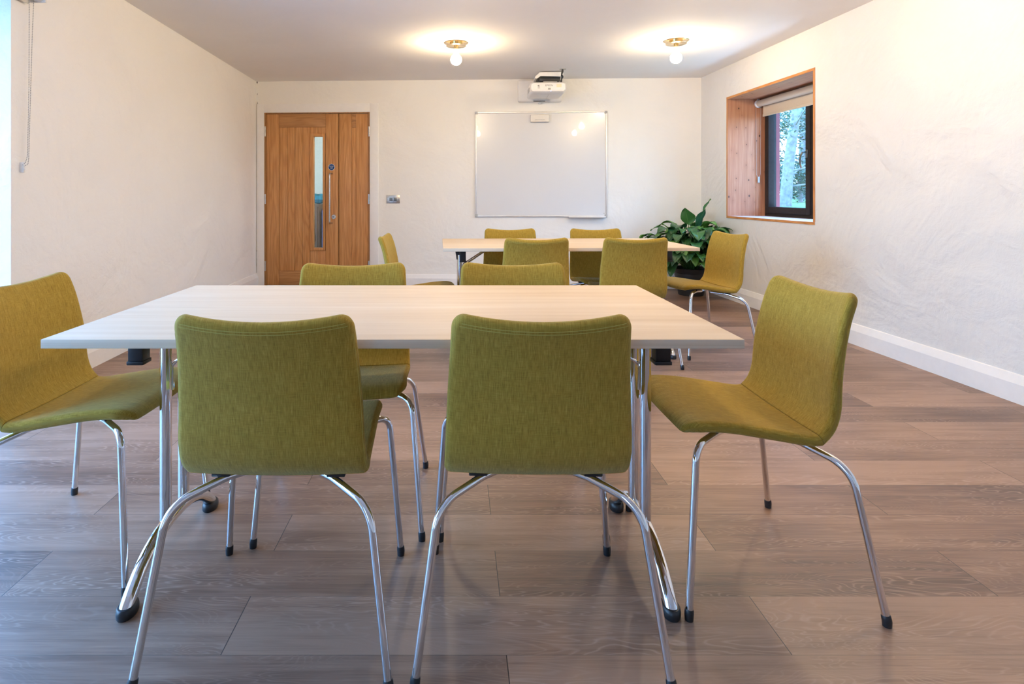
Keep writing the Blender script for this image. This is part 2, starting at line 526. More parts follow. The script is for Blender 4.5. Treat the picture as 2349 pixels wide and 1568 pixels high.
# back wall, local x along the wall
d0, dz = bk(606.5, 258.5); d1, _ = bk(849, 258.5)
wall('wall_back', BW, CEIL, .16, [(d0, d1, 0.0, dz)], M['plaster_back'], bkpt(0), BA)
# side walls: local x runs along the wall, local +y is outwards
# right wall: starts at the rear corner of the room and runs ... local x = -Y direction so that +y is +X
LENR = (PR_.y - REAR) / math.cos(SA)
def rt(y): return (PR_.y - y) / math.cos(SA)                    # distance from the back-right corner
WY0, WY1, WZ0, WZ1 = 4.607, 6.03, .822, 2.062
wall('wall_right', LENR, CEIL, .512, [(rt(WY1), rt(WY0), WZ0, WZ1)], M['plaster_rough_dim'], (PR_.x, PR_.y, 0), -PI / 2 + SA)
LENL = (PL_.y - REAR) / math.cos(SA)
GL = [(-2.2, -1.2, .0, 2.05), (.35, 2.932, .0, 2.05)]           # glazed openings of the long-blind wall, by Y; first is unseen, added for fill
wall('wall_left', LENL, CEIL, WT, [((y0 - REAR) / math.cos(SA), (y1 - REAR) / math.cos(SA), z0, z1) for y0, y1, z0, z1 in GL],
     M['plaster'], (lx(REAR), REAR, 0), PI / 2 + SA)
wall('wall_front', rx(REAR) - lx(REAR), CEIL, .2, [], M['plaster'], (rx(REAR), REAR, 0), PI)

def slab(name, z0, z1, mat, grow=.02):
    b = MB()
    out = [(PL_.x - grow, PL_.y + grow), (PR_.x + grow, PR_.y + grow), (rx(REAR) + grow, REAR - grow), (lx(REAR) - grow, REAR - grow)]
    b.prism(out, 2, z0, z1)
    return tag(b.build(name, mat, smooth=None), kind='structure')
slab('floor', -.12, 0.0, M['floor'], .6)
slab('ceiling', CEIL, CEIL + .2, M['ceiling'], .6)

# dark cracked joint in the plaster corner beside the door
b = MB()
rnd = random.Random(3)
z = .62 + .40
e = (PR_ - PL_) / BW
def crack_piece(z0, z1, w):
    n = max(2, int((z1 - z0) / .03))
    pts = []
    for i in range(n + 1):
        zz = z0 + (z1 - z0) * i / n
        ww = w * (.35 + .65 * rnd.random()) * (0.25 if i in (0, n) else 1)
        pts.append((zz, ww, rnd.uniform(-.002, .002)))
    vs = []
    for zz, ww, sh in pts:
        vs.append([b.bm.verts.new(bkpt(.012 + sh - ww, -.002 - ww * .3, zz)), b.bm.verts.new(bkpt(.012 + sh + ww, -.0012, zz)),
                   b.bm.verts.new(bkpt(.012 + sh, .01, zz))])
    for p, q in zip(vs[:-1], vs[1:]):
        for k in range(3):
            b.bm.faces.new((p[k], p[(k + 1) % 3], q[(k + 1) % 3], q[k]))
for y0, y1, w in ((634, 628, .003), (620, 568, .006), (560, 505, .003), (500, 470, .004), (462, 380, .004), (376, 330, .005), (326, 300, .004),
                  (296, 276, .0025), (268, 250, .004), (240, 233, .003), (218, 214, .004), (192, 186, .007)):
    crack_piece(bk(588, y0)[1], bk(588, y1)[1], w)
ck = b.build('trim_1', M['crack'], smooth=None)
tag(ck, kind='structure')

# skirting boards: upright face with a long sloping top
SKP = [(0, 0), (.024, 0), (.024, .098), (.008, .142), (0, .145)]
def skirting(name, p0, p1, inward):
    p0, p1 = Vector(p0), Vector(p1)
    b = MB(); bm = b.bm
    rows = []
    for p in (p0, p1):
        rows.append([bm.verts.new((p.x + inward.x * d, p.y + inward.y * d, z)) for d, z in SKP])
    n = len(SKP)
    for k in range(n):
        bm.faces.new((rows[0][k], rows[0][(k + 1) % n], rows[1][(k + 1) % n], rows[1][k]))
    bm.faces.new(rows[0][::-1]); bm.faces.new(rows[1])
    return tag(b.build(name, M['white_trim'], smooth=None), kind='structure')
inR = Vector((-1, -SK)).normalized(); inL = Vector((1, SK)).normalized()
inB = Vector((e.y, -e.x))
skirting('baseboard_right', (rx(REAR), REAR), (PR_.x, PR_.y), inR)
skirting('baseboard_left', (lx(2.94), 2.94), (PL_.x, PL_.y), inL)
skirting('baseboard_left.001', (lx(-1.19), -1.19), (lx(.34), .34), inL)
ta, _ = bk(869, 400)
a = bkpt(ta); skirting('baseboard_back', (a.x, a.y), (PR_.x, PR_.y), inB)

# ------------------------------------------------------------------ door (structure with parts), local x along wall, -y into the room
door = empty('door_1', bkpt(0), BA, kind='structure')
def X(px, py=400): return bk(px, py)[0]
def Z(px, py): return bk(px, py)[1]
zt = Z(608, 261.7)
# architrave
b = MB()
ao, ai, ax0, ax1 = Z(606, 239), dz, X(590.3), X(868.5)
for (x0, x1, z0, z1) in ((ax0, d0 + .002, 0, ao), (d1 - .002, ax1, 0, ao), (d0, d1, ai - .002, ao)):
    b.box(x0, x1, -.018, .0, z0, z1, .004, 2)
b.build('architrave', M['white_trim'], door)
b = MB()
lw = X(610) - d0
b.box(d0, d0 + lw, -.008, .15, 0, dz); b.box(d1 - lw, d1, -.008, .15, 0, dz); b.box(d0 + lw, d1 - lw, -.008, .15, zt + .004, dz)
b.build('lining', M['oak_dark'], door)
FY0, FY1 = .006, .050                                           # leaf faces
xa, xb, xc, xd = X(610.2), X(775.9), X(777.6), X(846)
# main leaf: stiles, rails and boarded panel around the glazed slot
leaf = MB()
s1, s2 = X(639.5), X(746.5)
tr, br = Z(690, 291.7), Z(690, 621)
leaf.box(xa, s1 - .001, FY0, FY1, .008, zt, .0012); leaf.box(s2 + .001, xb, FY0, FY1, .008, zt, .0012)
gx0, gx1, gz0, gz1 = X(711), X(745.5), Z(728, 574.6), Z(728, 306)
for p0, p1 in ((639.6, 657.8), (657.8, 675.3), (675.3, 692.8), (692.8, 710.4)):
    leaf.box(X(p0) + .0012, X(p1) - .0012, FY0 + .006, FY1 - .006, br, tr, .0015)
mx_ = X(728.4)
leaf.box(X(710.6) + .001, mx_ - .0012, FY0 + .006, FY1 - .006, gz1, tr, .0015); leaf.box(mx_ + .0012, s2 - .001, FY0 + .006, FY1 - .006, gz1, tr, .0015)
leaf.box(X(710.6) + .001, mx_ - .0012, FY0 + .006, FY1 - .006, br, gz0, .0015); leaf.box(mx_ + .0012, s2 - .001, FY0 + .006, FY1 - .006, br, gz0, .0015)
lf = leaf.build('door_leaf', M['oak'], door)
b = MB(); b.box(s1 + .001, s2 - .001, FY0, FY1, tr + .001, zt, .0012); b.build('top_rail', M['oak_rail'], lf)
b = MB(); b.box(s1 + .001, s2 - .001, FY0, FY1, .008, br - .001, .0012); b.build('bottom_rail', M['oak_rail'], lf)
b = MB()
for p in (639.5, 657.8, 675.3, 692.8, 710.5, 746.5):
    b.box(X(p) - .003, X(p) + .003, FY0 + .014, FY1 - .014, br, tr)
b.build('panel_groove', M['groove'], lf)
# glazing bead
gl0, gl1, glz0, glz1 = X(719), X(740.2), Z(729, 568), Z(729, 313.2)
b = MB()
for (x0, x1, z0, z1) in ((gx0, gl0, gz0, gz1), (gl1, gx1, gz0, gz1), (gl0, gl1, gz0, glz0), (gl0, gl1, glz1, gz1)):
    b.box(x0, x1, FY0 - .006, FY1 + .004, z0, z1, .002)
b.build('glazing_bead', M['oak'], lf)
b = MB(); b.box(gl0, gl1, .024, .030, glz0, glz1); pn = b.build('pane', M['glass_door'], lf)
tag(pn, 'narrow glazed slot')
# second, narrow leaf
leaf = MB()
q1, q2 = X(806.3), X(816.3)
leaf.box(xc, q1 - .0008, FY0, FY1, .008, zt, .0012); leaf.box(q2 + .0008, xd, FY0, FY1, .008, zt, .0012)
tz = Z(811, 291.7)
leaf.box(q1 + .0008, q2 - .0008, FY0 + .004, FY1 - .004, .008, tz - .001, .0012)
lf2 = leaf.build('door_leaf', M['oak'], door)
b = MB()
for za, zb in ((tz + .001, Z(811, 277)), (Z(811, 276.4), Z(811, 265.6)), (Z(811, 265), zt)):
    b.box(q1 + .0008, q2 - .0008, FY0, FY1, za, zb, .001)
b.build('top_rail', M['oak_rail'], lf2)
b = MB(); b.box(xb - .012, xc + .012, FY1 - .010, FY1 + .012, .008, zt); b.build('gap_light_stop', M['oak_dark'], lf)  # strip added behind the leaf gap to block light from the hallway
# hinges
for px in (608.3, 847.2):
    for ya, yb in ((290, 312.8), (445, 467.4), (598, 621)):
        b = MB()
        z0, z1 = Z(px, yb), Z(px, ya)
        for k in range(3):
            za = z0 + (z1 - z0) * k / 3 + .001; zb = z0 + (z1 - z0) * (k + 1) / 3 - .001
            b.lathe([(.007, za), (.007, zb)], (X(px), -.010, 0), 12)
        b.box(X(px) - .012, X(px) + .012, -.0085, -.003, z0, z1)
        b.build('hinge', M['steel'], door)
# pull handle, lock
hx = X(758.7)
hz0, hz1 = Z(758, 512), Z(758, 397.5)
b = MB()
pts = fillet([(hx + .012, FY0, hz1 - .004), (hx, -.055, hz1 - .004), (hx, -.055, hz0 + .004), (hx + .012, FY0, hz0 + .004)], [.02, .02], 8)
b.tube(pts, .0095, 14)
hd = b.build('pull_handle', M['steel'], lf)
b = MB()
lxp, lz = X(765.2), Z(765, 497)
b.lathe([(0, 0), (.026, 0), (.026, .007), (.024, .009), (.010, .009), (.010, .006), (0, .006)], (lxp, FY0, lz), 28, 'y')
lk = b.build('lock', M['steel'], lf)
b = MB(); b.box(lxp - .012, lxp + .008, FY0 - .018, FY0 - .009, lz - .004, lz + .004, .001)
b.build('key', M['steel_dark'], lk)
# blue mandatory disc
sx, sz = X(760.3), Z(760, 383.2)
sg = empty('door_sign', bkpt(sx, FY0 - .0004, sz), BA, 'round blue and white fire door notice stuck above the steel pull handle', 'sign')
b = MB(); b.lathe([(0, 0), (.0385, 0), (.0385, .0012), (0, .0012)], (0, 0, 0), 40, 'y'); b.build('rim', M['sign_white'], sg)
b = MB(); b.lathe([(0, .0012), (.0350, .0012), (.0350, .0017), (0, .0017)], (0, 0, 0), 40, 'y'); b.build('disc', M['sign_blue'], sg)
for t, zz, s in (('Fire door', .0125, .0155), ('keep', .0, .0155), ('shut', -.0145, .0155)):
    text_mesh(t, s, M['sign_white'], sg, (0, -.0019, zz), (PI / 2, 0, 0))

# hallway behind the glass
hw = empty('room_2', bkpt(0), BA, kind='structure')
b = MB()
hx0, hx1, hy1 = -.9, 2.4, 1.75
b.box(hx0, hx1, hy1, hy1 + .1, 0, 2.5); b.box(hx0 - .1, hx0, .16, hy1 + .1, 0, 2.5); b.box(hx1, hx1 + .1, .16, hy1 + .1, 0, 2.5)
b.build('wall_hall', M['hall_wall'], hw, smooth=None)
b = MB(); b.box(hx0 - .1, hx1 + .1, .16, hy1 + .1, -.12, 0); b.build('floor_hall', M['brown_board'], hw, smooth=None)
b = MB(); b.box(hx0 - .1, hx1 + .1, .16, hy1 + .1, 2.5, 2.6); b.build('ceiling_hall', M['white_trim'], hw, smooth=None)
def far(px, yoff):                                              # x along wall of a ray through the slot, yoff behind the wall
    s = (px - CX) / F
    o = bkpt(0, yoff)
    return (s * o.y - o.x) / (e.x - s * e.y)
cabx = far(729, 1.3)
cab = empty('cabinet', bkpt(cabx, 1.45, 0), BA, 'brown cabinet seen through the narrow glass of the oak door', 'cabinet')
b = MB(); b.box(-.40, .03, -.2, .2, 0, .93, .004); b.build('body', M['brown_board'], cab)
b = MB(); b.box(-.38, .01, -.215, -.2, .05, .90, .003); cd = b.build('door', M['brown_board'], cab)
b = MB(); b.box(-.045, -.02, -.235, -.215, .42, .52, .003); b.build('handle', M['dark_plastic'], cd)
bx = MB(); bx.box(-.12, .12, -.13, .13, 0, .86, .02)
bn = bx.build('blue_bin', M['blue_panel']); bn.location = bkpt(cabx + .17, 1.42, 0); bn.rotation_euler = (0, 0, BA)
tag(bn, 'tall blue bin beside the brown cabinet beyond the door glass', 'bin')
b = MB()
for k in range(9):
    a_ = k / 9 * 2 * PI
    b.lathe([(0, -.05), (.05, -.045), (.075, 0), (.05, .05), (0, .06)], (.05 * math.cos(a_) * 1.3 - .02, .04 * math.sin(a_), .05 + .02 * math.sin(k * 2.3)), 14)
jk = b.build('folded_jacket', M['teal']); jk.location = bkpt(cabx - .02, 1.42, .952); jk.rotation_euler = (0, 0, BA)
tag(jk, 'teal jacket heaped on the brown cabinet beyond the door glass', 'jacket')

# ------------------------------------------------------------------ things on the back wall
def on_wall(name, px, py, label, cat, n=0.0, **kw):
    t, zz = bk(px, py)
    return empty(name, bkpt(t, n, zz), BA, label, cat, **kw), t, zz

sw, t0, z0 = on_wall('light_switch', 902, 456.8, 'brushed steel double rocker switch plate on the wall beside the oak door', 'light switch')
hwid, hht = (X(917.3) - X(887)) / 2, (Z(902, 447.2) - Z(902, 466)) / 2
b = MB(); b.box(-hwid, hwid, -.006, 0, -hht, hht, .002); b.build('plate', M['steel'], sw)
for s in (-1, 1):
    b = MB(); b.box(s * .024 - .019, s * .024 + .019, -.009, -.006, -.019, .019, .0015); b.build('rocker', M['steel_dark'], sw)
for s in (-1, 1):
    b = MB(); b.lathe([(0, 0), (.0035, 0), (.003, .0015), (0, .0015)], (s * (hwid - .012), -.006, 0), 12, 'y'); b.build('screw', M['steel_dark'], sw)

# whiteboard
wb, t0, z0 = on_wall('whiteboard', 1240.5, 376.6, 'large white dry-wipe board with thin aluminium frame on the end wall', 'whiteboard')
w2 = (X(1391.5) - X(1089.5)) / 2
zt_, zb_ = Z(1240, 255.8) - z0, Z(1240, 497.2) - z0
b = MB(); b.box(-w2 + .006, w2 - .006, -.014, -.002, zb_ + .006, zt_ - .006); b.build('writing_surface', M['wb_surface'], wb)
b = MB(); fw = .019
for (x0, x1, za, zb2) in ((-w2, w2, zt_ - fw, zt_), (-w2, w2, zb_, zb_ + fw), (-w2, -w2 + fw, zb_ + fw, zt_ - fw), (w2 - fw, w2, zb_ + fw, zt_ - fw)):
    b.box(x0, x1, -.021, 0, za, zb2, .004, 3)
b.build('frame', M['aluminium'], wb)
for sx_ in (-1, 1):
    for zz in (zb_, zt_):
        b = MB()
        cx_, cz_ = sx_ * (w2 - .014), zz - .014 * (1 if zz > 0 else -1)
        b.box(cx_ - .0165, cx_ + .0165, -.0235, -.0005, cz_ - .0165, cz_ + .0165, .006, 3)
        b.build('corner_cap', M['grey_plastic'], wb)
b = MB()
pa, pb = X(1302.5) - t0, X(1387) - t0
pz = Z(1345, 498.8) - z0
b.box(pa, pb, -.075, -.004, pz, pz + .006, .002); b.box(pa, pb, -.078, -.073, pz, pz + .016, .002); b.build('pen_tray', M['aluminium'], wb)
b = MB(); b.lathe([(0, 0), (.006, 0), (.006, .0006), (0, .0006)], (X(1385) - t0, -.0143, Z(1385, 489) - z0), 16, 'y'); b.build('logo', M['ink_pale'], wb)

# touch unit at the board's upper edge
tu, t0, z0 = on_wall('touch_unit', 1237.5, 272.2, 'small white plastic sensor box fixed to the whiteboard below its upper edge', 'sensor box', -.0145)
hx_ = (X(1259.5) - X(1215.8)) / 2; hz_ = (Z(1237, 263.4) - Z(1237, 280.9)) / 2
b = MB(); b.box(-hx_, hx_, -.045, 0, -hz_, hz_, .010, 3); b.build('case', M['white_plastic_warm'], tu)
b = MB()
for k in range(11):
    b.box(-.055 + k * .0105, -.055 + k * .0105 + .007, -.0456, -.0449, -hz_ * .52, -hz_ * .34)
b.build('vent', M['ink_pale'], tu)

# projector: wall plate, arm and body are one unit
pj, t0, z0 = on_wall('projector', 1237, 209, 'white short-throw projector on a wall arm above the whiteboard', 'projector')
px0, px1 = X(1187) - t0, X(1288) - t0
pz0, pz1 = Z(1237, 235.2) - z0, Z(1237, 184.2) - z0
b = MB(); b.box(px0, px1, -.05, 0, pz0, pz1, .022, 4); b.build('wall_plate', M['white_plastic'], pj)
def at_depth(px, py, yoff):
    """local (x, z) in the projector frame for a pixel at yoff in front of the wall"""
    s = (px - CX) / F
    o = bkpt(0, yoff)
    t = (s * o.y - o.x) / (e.x - s * e.y)
    p = bkpt(t, yoff)
    return t - t0, H - (py - CY) / F * p.y - z0
fy = -.62                                                       # front face of the body
bx0, bz1 = at_depth(1216.5, 187.5, fy); bx1, bz0 = at_depth(1299, 211.5, fy)
b = MB()
yb = -.20
bm = b.bm
def ring(y, x0, x1, z0_, z1_, r):
    pts = []
    for cx_, cz_, a0 in ((x1 - r, z1_ - r, 0), (x0 + r, z1_ - r, 90), (x0 + r, z0_ + r, 180), (x1 - r, z0_ + r, 270)):
        for k in range(6):
            a_ = math.radians(a0 + 18 * k)
            pts.append(bm.verts.new((cx_ + r * math.cos(a_), y, cz_ + r * math.sin(a_))))
    return pts
rings = [ring(fy, bx0 + .03, bx1 - .03, bz0 + .03, bz1 - .03, .02), ring(fy + .006, bx0 + .012, bx1 - .012, bz0 + .014, bz1 - .012, .028),
         ring(fy + .03, bx0, bx1, bz0 + .004, bz1, .032), ring(fy + .07, bx0, bx1, bz0, bz1 + .004, .03),
         ring(yb, bx0 - .004, bx1 - .012, bz0, bz1 + .01, .03), ring(yb + .02, bx0 + .012, bx1 - .03, bz0 + .02, bz1 - .01, .02)]
for p, q in zip(rings[:-1], rings[1:]):
    for k in range(24): bm.faces.new((p[k], p[(k + 1) % 24], q[(k + 1) % 24], q[k]))
bm.faces.new(rings[0]); bm.faces.new(rings[-1][::-1])
body = b.build('body', M['white_plastic'], pj, 30)
# exhaust louvres on the side and seam below
b = MB()
for k in range(7):
    b.box(bx0 - .0045, bx0 + .002, fy + .11 + k * .026, fy + .124 + k * .026, bz0 + .03, bz1 - .04)
b.build('vent', M['ink_pale'], body)
b = MB()
b.box((bx0 + bx1) / 2 + .02, (bx0 + bx1) / 2 + .022, fy + .1, yb - .03, bz0 - .0006, bz0 + .002)
b.box(bx0 + .05, bx1 - .06, fy + .09, fy + .092, bz0 - .0006, bz0 + .002)
b.box(bx0 + .08, bx1 - .14, yb - .035, yb - .02, bz0 - .0006, bz0 + .002)
b.build('seam', M['ink_pale'], body)
bw_, bh_ = bx1 - bx0, bz1 - bz0
def pf(u, v): return bx0 + bw_ * u, bz1 - bh_ * v
tx, tz_ = pf(.525, .36)
text_mesh('EPSON', .026, M['ink'], body, (tx, fy - .0006, tz_), (PI / 2, 0, 0))
tx, tz_ = pf(.235, .37); b = MB()
b.box(tx - .010, tx - .004, fy - .0005, fy + .001, tz_ - .008, tz_ + .006); b.box(tx - .004, tx + .011, fy - .0005, fy + .001, tz_ - .008, tz_ - .003); b.box(tx - .002, tx + .004, fy - .0005, fy + .001, tz_ - .002, tz_ + .010)
b.box(tx - .011, tx + .011, fy - .0005, fy + .001, tz_ - .026, tz_ - .021)
b.build('logo', M['ink'], body)
tx, tz_ = pf(.80, .37); b = MB(); b.box(tx - .026, tx + .026, fy - .0006, fy + .004, tz_ - .017, tz_ + .017); st = b.build('sticker', M['ivory'], body); tag(st, 'pale gold sticker')
tx, tz_ = pf(.53, .66); b = MB(); b.box(tx - .014, tx + .014, fy - .0006, fy + .008, tz_ - .010, tz_ + .009); b.build('sensor_window', M['ink_pale'], body)
tx, tz_ = pf(.575, .86); b = MB(); b.lathe([(0, 0), (.004, 0), (.003, .003), (0, .004)], (tx, fy + .007, tz_), 12, 'y'); b.build('status_light', M['led'], body)
# rear cover over the sockets and arm
cx0, cz0 = at_depth(1226, 181, -.36); cx1, cz1 = at_depth(1290, 168.5, -.36)
b = MB()
b.prism([(cx0, cz0 - .01), (cx0, cz0 + .01), (cx0 + .05, cz1), (cx1, cz1), (cx1, cz1 - .045), (cx1 - .05, cz1 - .045), (cx0 + .06, cz1 - .04), (cx0 + .02, cz0 - .01)], 1, -.44, -.02)
cv = b.build('cable_cover', M['white_plastic'], pj, 30)
b = MB(); b.box(cx0 + .05, cx1 - .03, -.42, -.03, cz1 - .09, cz1 - .05, .004); b.build('socket_panel', M['dark_plastic'], pj)
b = MB(); b.box(cx0 + .09, cx0 + .24, -.40, -.03, bz1 - .01, cz1 - .06, .006); b.build('arm', M['grey_plastic'], pj)
# level screw under the plate
ax_, az_ = at_depth(1238, 236, -.05)
b = MB(); b.lathe([(0, -.03), (.012, -.03), (.016, -.02), (.016, -.008), (.008, -.004), (.008, .06)], (ax_, -.035, az_ + .02), 20); b.build('adjuster', M['white_plastic'], pj)
b = MB(); b.box(ax_ - .07, ax_ + .06, -.052, -.048, pz0 + .004, pz0 + .012); b.build('slot', M['ink'], pj)

# black cable from the ceiling
hp = Vector(((1291 - CX) / F * 6.16, 6.16, CEIL))
b = MB()
p1 = hp; end = bkpt(t0 + bx1 - .030, -.475, z0 + bz1 + .018)
pts = catmull([hp + Vector((0, 0, .002)), hp + Vector((-.010, .008, -.05)), (hp + end) / 2 + Vector((.008, .0, -.01)), end + Vector((.004, .0, .05)), end], 8)
b.tube(pts, .007, 10)
b.tube([p + Vector((.010 * math.sin(i * .35), .004, 0)) for i, p in enumerate(pts)], .0055, 8)
cb = b.build('projector_cable', M['dark_plastic'])
tag(cb, 'black cable running from the ceiling down to the white projector', 'cable')
b = MB(); b.lathe([(0, -.004), (.035, -.004), (.035, 0), (0, 0)], hp, 24); b.build('cable_grommet', M['grey_plastic'], cb)

# ------------------------------------------------------------------ ceiling lamps
def make_lamp():
    r = empty('ceiling_lamp')
    b = MB(); b.lathe([(0, -.006), (.104, -.006), (.107, -.003), (.107, 0), (0, 0)], (0, 0, 0), 56); b.build('ceiling_plate', M['cream_disc'], r)
    b = MB(); b.lathe([(.055, -.027), (.055, -.006)], (0, 0, 0), 40); b.build('spacer', M['brass'], r)
    b = MB(); b.lathe([(0, -.031), (.086, -.031), (.089, -.029), (.089, -.027), (0, -.027)], (0, 0, 0), 56); b.build('disc', M['cream_disc'], r)
    b = MB(); b.lathe([(0, -.052), (.019, -.052), (.019, -.043), (.017, -.042), (.017, -.040), (.020, -.039), (.020, -.031), (0, -.031)], (0, 0, 0), 28); b.build('collar', M['brass'], r)
    b = MB(); b.lathe([(0, -.086), (.0185, -.086), (.021, -.08), (.021, -.056), (.018, -.052), (0, -.052)], (0, 0, 0), 28); b.build('lamp_holder', M['ivory'], r)
    b = MB()
    prof = [(0, -.196)]
    for k in range(1, 14):
        a_ = PI * k / 16
        prof.append((.049 * math.sin(a_), -.147 - .049 * math.cos(a_)))
    prof += [(.024, -.100), (.0195, -.092), (.018, -.086), (0, -.086)]
    b.lathe(prof, (0, 0, 0), 24); b.build('bulb', M['bulb'], r)
    return r
lamp = make_lamp()
spots = [(.005, 5.10, 'lit globe bulb ceiling lamp hanging in front of the projector, on the door side'),
         (1.895, 5.03, 'lit globe bulb ceiling lamp between the projector and the timber window recess'),
         (.02, 3.22, 'lit globe bulb ceiling lamp above the gap between the tables, door side'),
         (1.86, 3.22, 'lit globe bulb ceiling lamp above the gap between the tables, window side'),
         (.02, 2.12, 'lit globe bulb ceiling lamp above the front table, over its middle'),
         (1.86, 2.12, 'lit globe bulb ceiling lamp above the front table end on the window side')]
for i, (x, y, lb) in enumerate(spots):
    o = lamp if i == 0 else copy_tree(lamp)
    o.location = (x, y, CEIL)
    tag(o, lb, 'ceiling lamp', 'globe bulb lamps on the ceiling')

# ------------------------------------------------------------------ timber window in the thick wall (local: +y outwards, x from back corner towards the camera)
win = empty('window_1', (PR_.x, PR_.y, 0), -PI / 2 + SA, kind='structure')
u0, u1 = rt(WY1), rt(WY0)
LT = .022
DEP = .44
# liner boards (they stand 4 mm proud of the plaster)
def lbox(name, x0, x1, z0, z1, mats, y0=-.004, y1=DEP):
    b = MB(); b.box(x0, x1, y0, y1, z0, z1, .0008, 1)
    for f in b.bm.faces:
        if f.normal.y < -.5 or abs(f.calc_center_median().y - y0) < .002: f.material_index = 1
    return b.build(name, mats, win, smooth=None)
# local axes: along the wall is x, so grain of sill/head runs along local x
M['larch_x'] = wood('larch_board_wide', [tuple(c * .95 for c in k) for k in LARCH], 0, (45, 1.6), (6, .8, 60), (.45, .19, .09), .35, .55, .35, knots=True)
M['larch_edge_x'] = wood('larch_end_grain_wide', EDGE, 0, (90, 3.0), (14, 2.0, 40), (.38, .13, .03), .5, .5, .4)
M['sill_pale'] = wood('pale_sill_board', [(.60, .50, .46), (.70, .60, .56), (.76, .68, .64)], 0, (45, 1.6), (6, .8, 40), (.5, .4, .36), .2, .45, .45)
lbox('head_board', u0, u1, WZ1 - LT, WZ1, [M['larch_x'], M['larch_edge_x']])
lbox('sill_board', u0, u1, WZ0, WZ0 + LT, [M['sill_pale'], M['larch_edge_x']])
lbox('jamb_board', u0, u0 + LT, WZ0 + LT, WZ1 - LT, [M['larch'], M['larch_edge_z']], -.004, .290)
lbox('jamb_board', u0, u0 + LT, WZ0 + LT, WZ1 - LT, [M['larch'], M['larch_edge_z']], .292, DEP)
lbox('jamb_board', u1 - LT, u1, WZ0 + LT, WZ1 - LT, [M['larch'], M['larch_edge_z']])
# brown aluminium frame
FN0, FN1 = .385, .468
ix0, ix1, iz0, iz1 = u0 + LT, u1 - LT, WZ0 + LT, WZ1 - LT
b = MB(); fw = .045
xm = rt(5.235)
for (x0, x1, za, zb2) in ((ix0, ix0 + fw, iz0, iz1), (ix1 - fw, ix1, iz0, iz1), (ix0 + fw, ix1 - fw, iz0, iz0 + fw), (ix0 + fw, ix1 - fw, iz1 - fw, iz1), (xm - .03, xm + .03, iz0 + fw, iz1 - fw)):
    b.box(x0, x1, FN0, FN1, za, zb2, .004, 2)
b.build('frame', M['frame_dark'], win)
# opening casement
sa, sb, sc, sd = ix0 + fw - .012, xm - .018, iz0 + fw - .012, iz1 - fw + .012
b = MB(); sw_ = .062
for (x0, x1, za, zb2) in ((sa, sa + sw_, sc, sd), (sb - sw_, sb, sc, sd), (sa + sw_, sb - sw_, sc, sc + sw_), (sa + sw_, sb - sw_, sd - sw_, sd)):
    b.box(x0, x1, FN0 - .016, FN0 + .066, za, zb2, .005, 2)
sash = b.build('casement', M['frame_dark'], win)
b = MB(); b.box(sa + sw_ - .004, sb - sw_ + .004, FN0 + .042, FN0 + .046, sc + sw_ - .004, sd - sw_ + .004); b.build('pane', M['glass'], sash)
b = MB(); b.box(xm + .028, ix1 - fw + .002, FN0 + .03, FN0 + .034, iz0 + fw - .002, iz1 - fw + .002); b.build('pane', M['glass'], win)
# handle
hx_, hz_ = sb - .034, 1.425
b = MB()
b.box(hx_ - .012, hx_ + .012, FN0 - .026, FN0 - .016, hz_ - .03, hz_ + .045, .004)
b.tube(catmull([(hx_, FN0 - .024, hz_ + .02), (hx_, FN0 - .06, hz_ + .015), (hx_ - .012, FN0 - .072, hz_ - .03), (hx_ - .02, FN0 - .066, hz_ - .08), (hx_ - .012, FN0 - .06, hz_ - .125)], 6), .0085, 10)
b.build('handle', M['steel_dark'], sash)
# red outer cheek
b = MB(); b.box(ix0 - .005, ix0 + .05, FN1 + .002, FN1 + .044, iz0, iz1); b.build('outer_cheek', M['red_board'], win)

# blind rolled up inside the recess
bl = empty('roller_blind', (PR_.x, PR_.y, 0), -PI / 2 + SA, 'cream roller blind rolled up at the head of the timber window recess', 'blind')
ry, rz_ = .315, WZ1 - LT - .048
b = MB(); b.lathe([(0, 0), (.034, 0), (.034, ix1 - ix0 - .06), (0, ix1 - ix0 - .06)], (ix0 + .03, ry, rz_), 28, 'x'); b.build('roller', M['blind'], bl)
b = MB(); b.box(ix0 + .045, ix1 - .045, ry + .028, ry + .0295, rz_ - .125, rz_); fb = b.build('fabric', M['blind'], bl)
b = MB(); b.box(ix0 + .043, ix1 - .043, ry + .023, ry + .034, rz_ - .137, rz_ - .112, .003); b.build('hem_bar', M['blind'], bl)
for xx in (ix0 + .001, ix1 - .026):
    b = MB(); b.lathe([(0, 0), (.040, 0), (.040, .014), (.030, .025), (0, .025)], (xx, ry, rz_), 24, 'x'); b.box(xx, xx + .012, ry - .012, ry + .012, rz_, iz1, .002)
    b.build('bracket', M['white_plastic'], bl)
b = MB()
for dy in (-.030, .022):
    b.tube([(ix0 + .012, ry + dy, rz_ - .02), (ix0 + .012, ry + dy * .8, 1.27)], .0013, 8)
b.tube(fillet([(ix0 + .012, ry - .024, 1.27), (ix0 + .012, ry - .003, 1.23), (ix0 + .012, ry + .0176, 1.27)], [.012], 6), .0013, 8)
b.build('chain', M['grey_plastic'], bl)
b = MB(); b.box(ix0 + .001, ix0 + .022, ry - .012, ry + .008, 1.185, 1.245, .003); b.build('chain_clip', M['grey_plastic'], bl)

